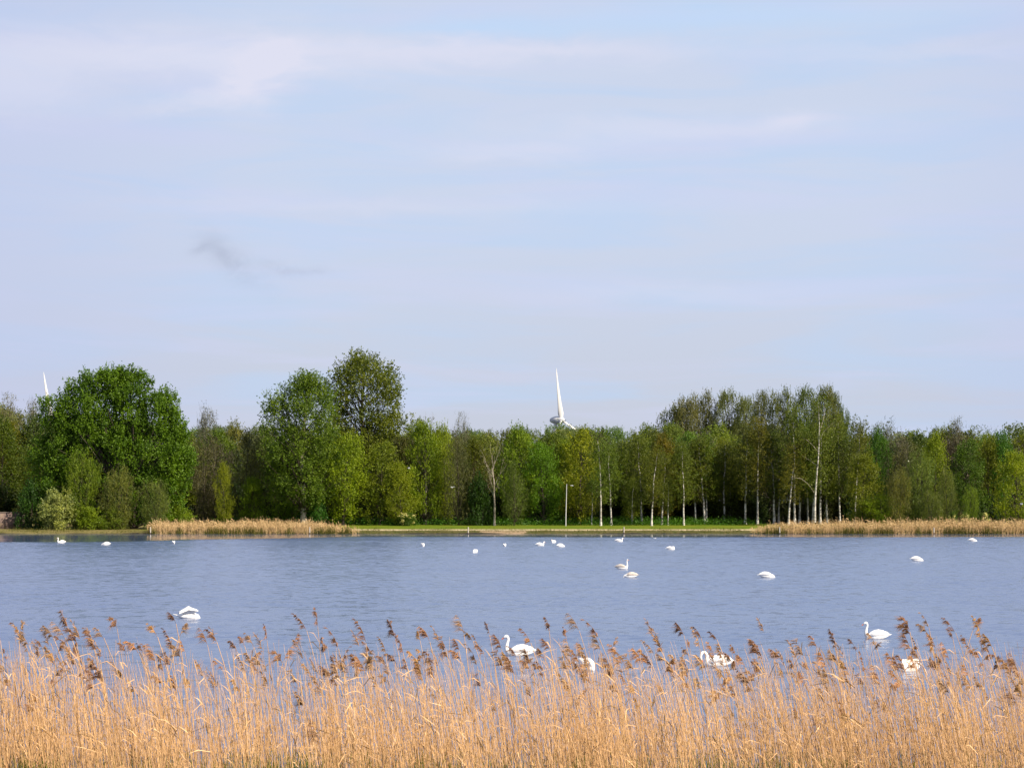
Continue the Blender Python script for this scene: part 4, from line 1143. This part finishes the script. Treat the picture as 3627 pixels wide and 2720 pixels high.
def turbine(px, row, D, label):
    """px,row = hub; blades: one almost upright, rotor turned well away from the viewer"""
    b = gz(D); o = empty('wind_turbine', (X(px, D), D, b), label, 'wind turbine', 'wind turbines')
    H = Z(row, D) - b
    yaw = math.radians(-28)                    # the rotor faces right and away from the viewer
    ax = np.array([math.cos(yaw), math.sin(yaw), 0.0])     # axis towards the hub side
    side = np.array([-math.sin(yaw), math.cos(yaw), 0.0])
    tw = MB(); tube(tw, [(0, 0, 0), (0, 0, H * .5), (0, 0, H - 1.6)], [2.3, 1.9, 1.3], 20)
    link('tower', tw.mesh('tower', M_TURB, True), o)
    nb = MB(); c0 = np.array([0, 0, H])
    st = np.array([-4.6, -4.0, -2.4, 0.0, 2.0, 3.6]); rr = np.array([.3, 1.3, 2.2, 2.8, 2.9, 2.5])
    tube(nb, c0 + st[:, None] * ax, rr, 16, cap=True)
    link('nacelle', nb.mesh('nacelle', M_NAC, True), o)
    hb = MB(); st = np.array([3.55, 4.6, 6.0, 7.0, 7.5]); tube(hb, c0 + st[:, None] * ax, [2.5, 2.5, 2.1, 1.2, .2], 16, cap=True)
    link('hub', hb.mesh('hub', M_NAC, True), o)
    for k in range(3):
        a = math.radians(-15) + k * 2 * math.pi / 3
        d = np.array([0, 0, 1.0]) * math.cos(a) + side * math.sin(a); ch = np.cross(d, ax)
        q = np.linspace(0, 1, 12); L_ = 37.0
        chord = np.interp(q, [0, .03, .08, .25, .6, .9, 1], [1.3, 1.9, 2.2, 1.65, 1.05, .5, .12]); th = np.interp(q, [0, .08, .3, 1], [1.0, .6, .3, .04])
        tw_ = np.radians(np.interp(q, [0, .2, 1], [55, 40, 10]))
        cen = c0 + ax * 5.0 + d * (1.4 + q[:, None] * L_) + ax * (q[:, None] ** 2) * 0.8
        ang = np.arange(10) / 10 * 2 * np.pi
        e1 = ch[None] * np.cos(tw_)[:, None] + ax[None] * np.sin(tw_)[:, None]; e2 = -ch[None] * np.sin(tw_)[:, None] + ax[None] * np.cos(tw_)[:, None]
        v = cen[:, None] + (chord[:, None] * np.cos(ang))[..., None] * e1[:, None] + (th[:, None] * np.sin(ang))[..., None] * e2[:, None]
        i = np.arange(11)[:, None] * 10; j = np.arange(10)[None]; kk = (j + 1) % 10
        bl = MB(); bl.add(v, np.stack([i + j, i + kk, i + 10 + kk, i + 10 + j], -1))
        link('blade', bl.mesh('blade', M_TURB, True), o)


turbine(1967, 1488, 1490.0, 'white wind turbine rising over the middle of the wood, one blade upright')
turbine(165, 1502, 1490.0, 'white wind turbine hidden behind the huge tree except its blade tip')

scene.render.film_transparent = False
scene.cycles.max_bounces = 6
scene.cycles.transparent_max_bounces = 4
scene.cycles.diffuse_bounces = 2
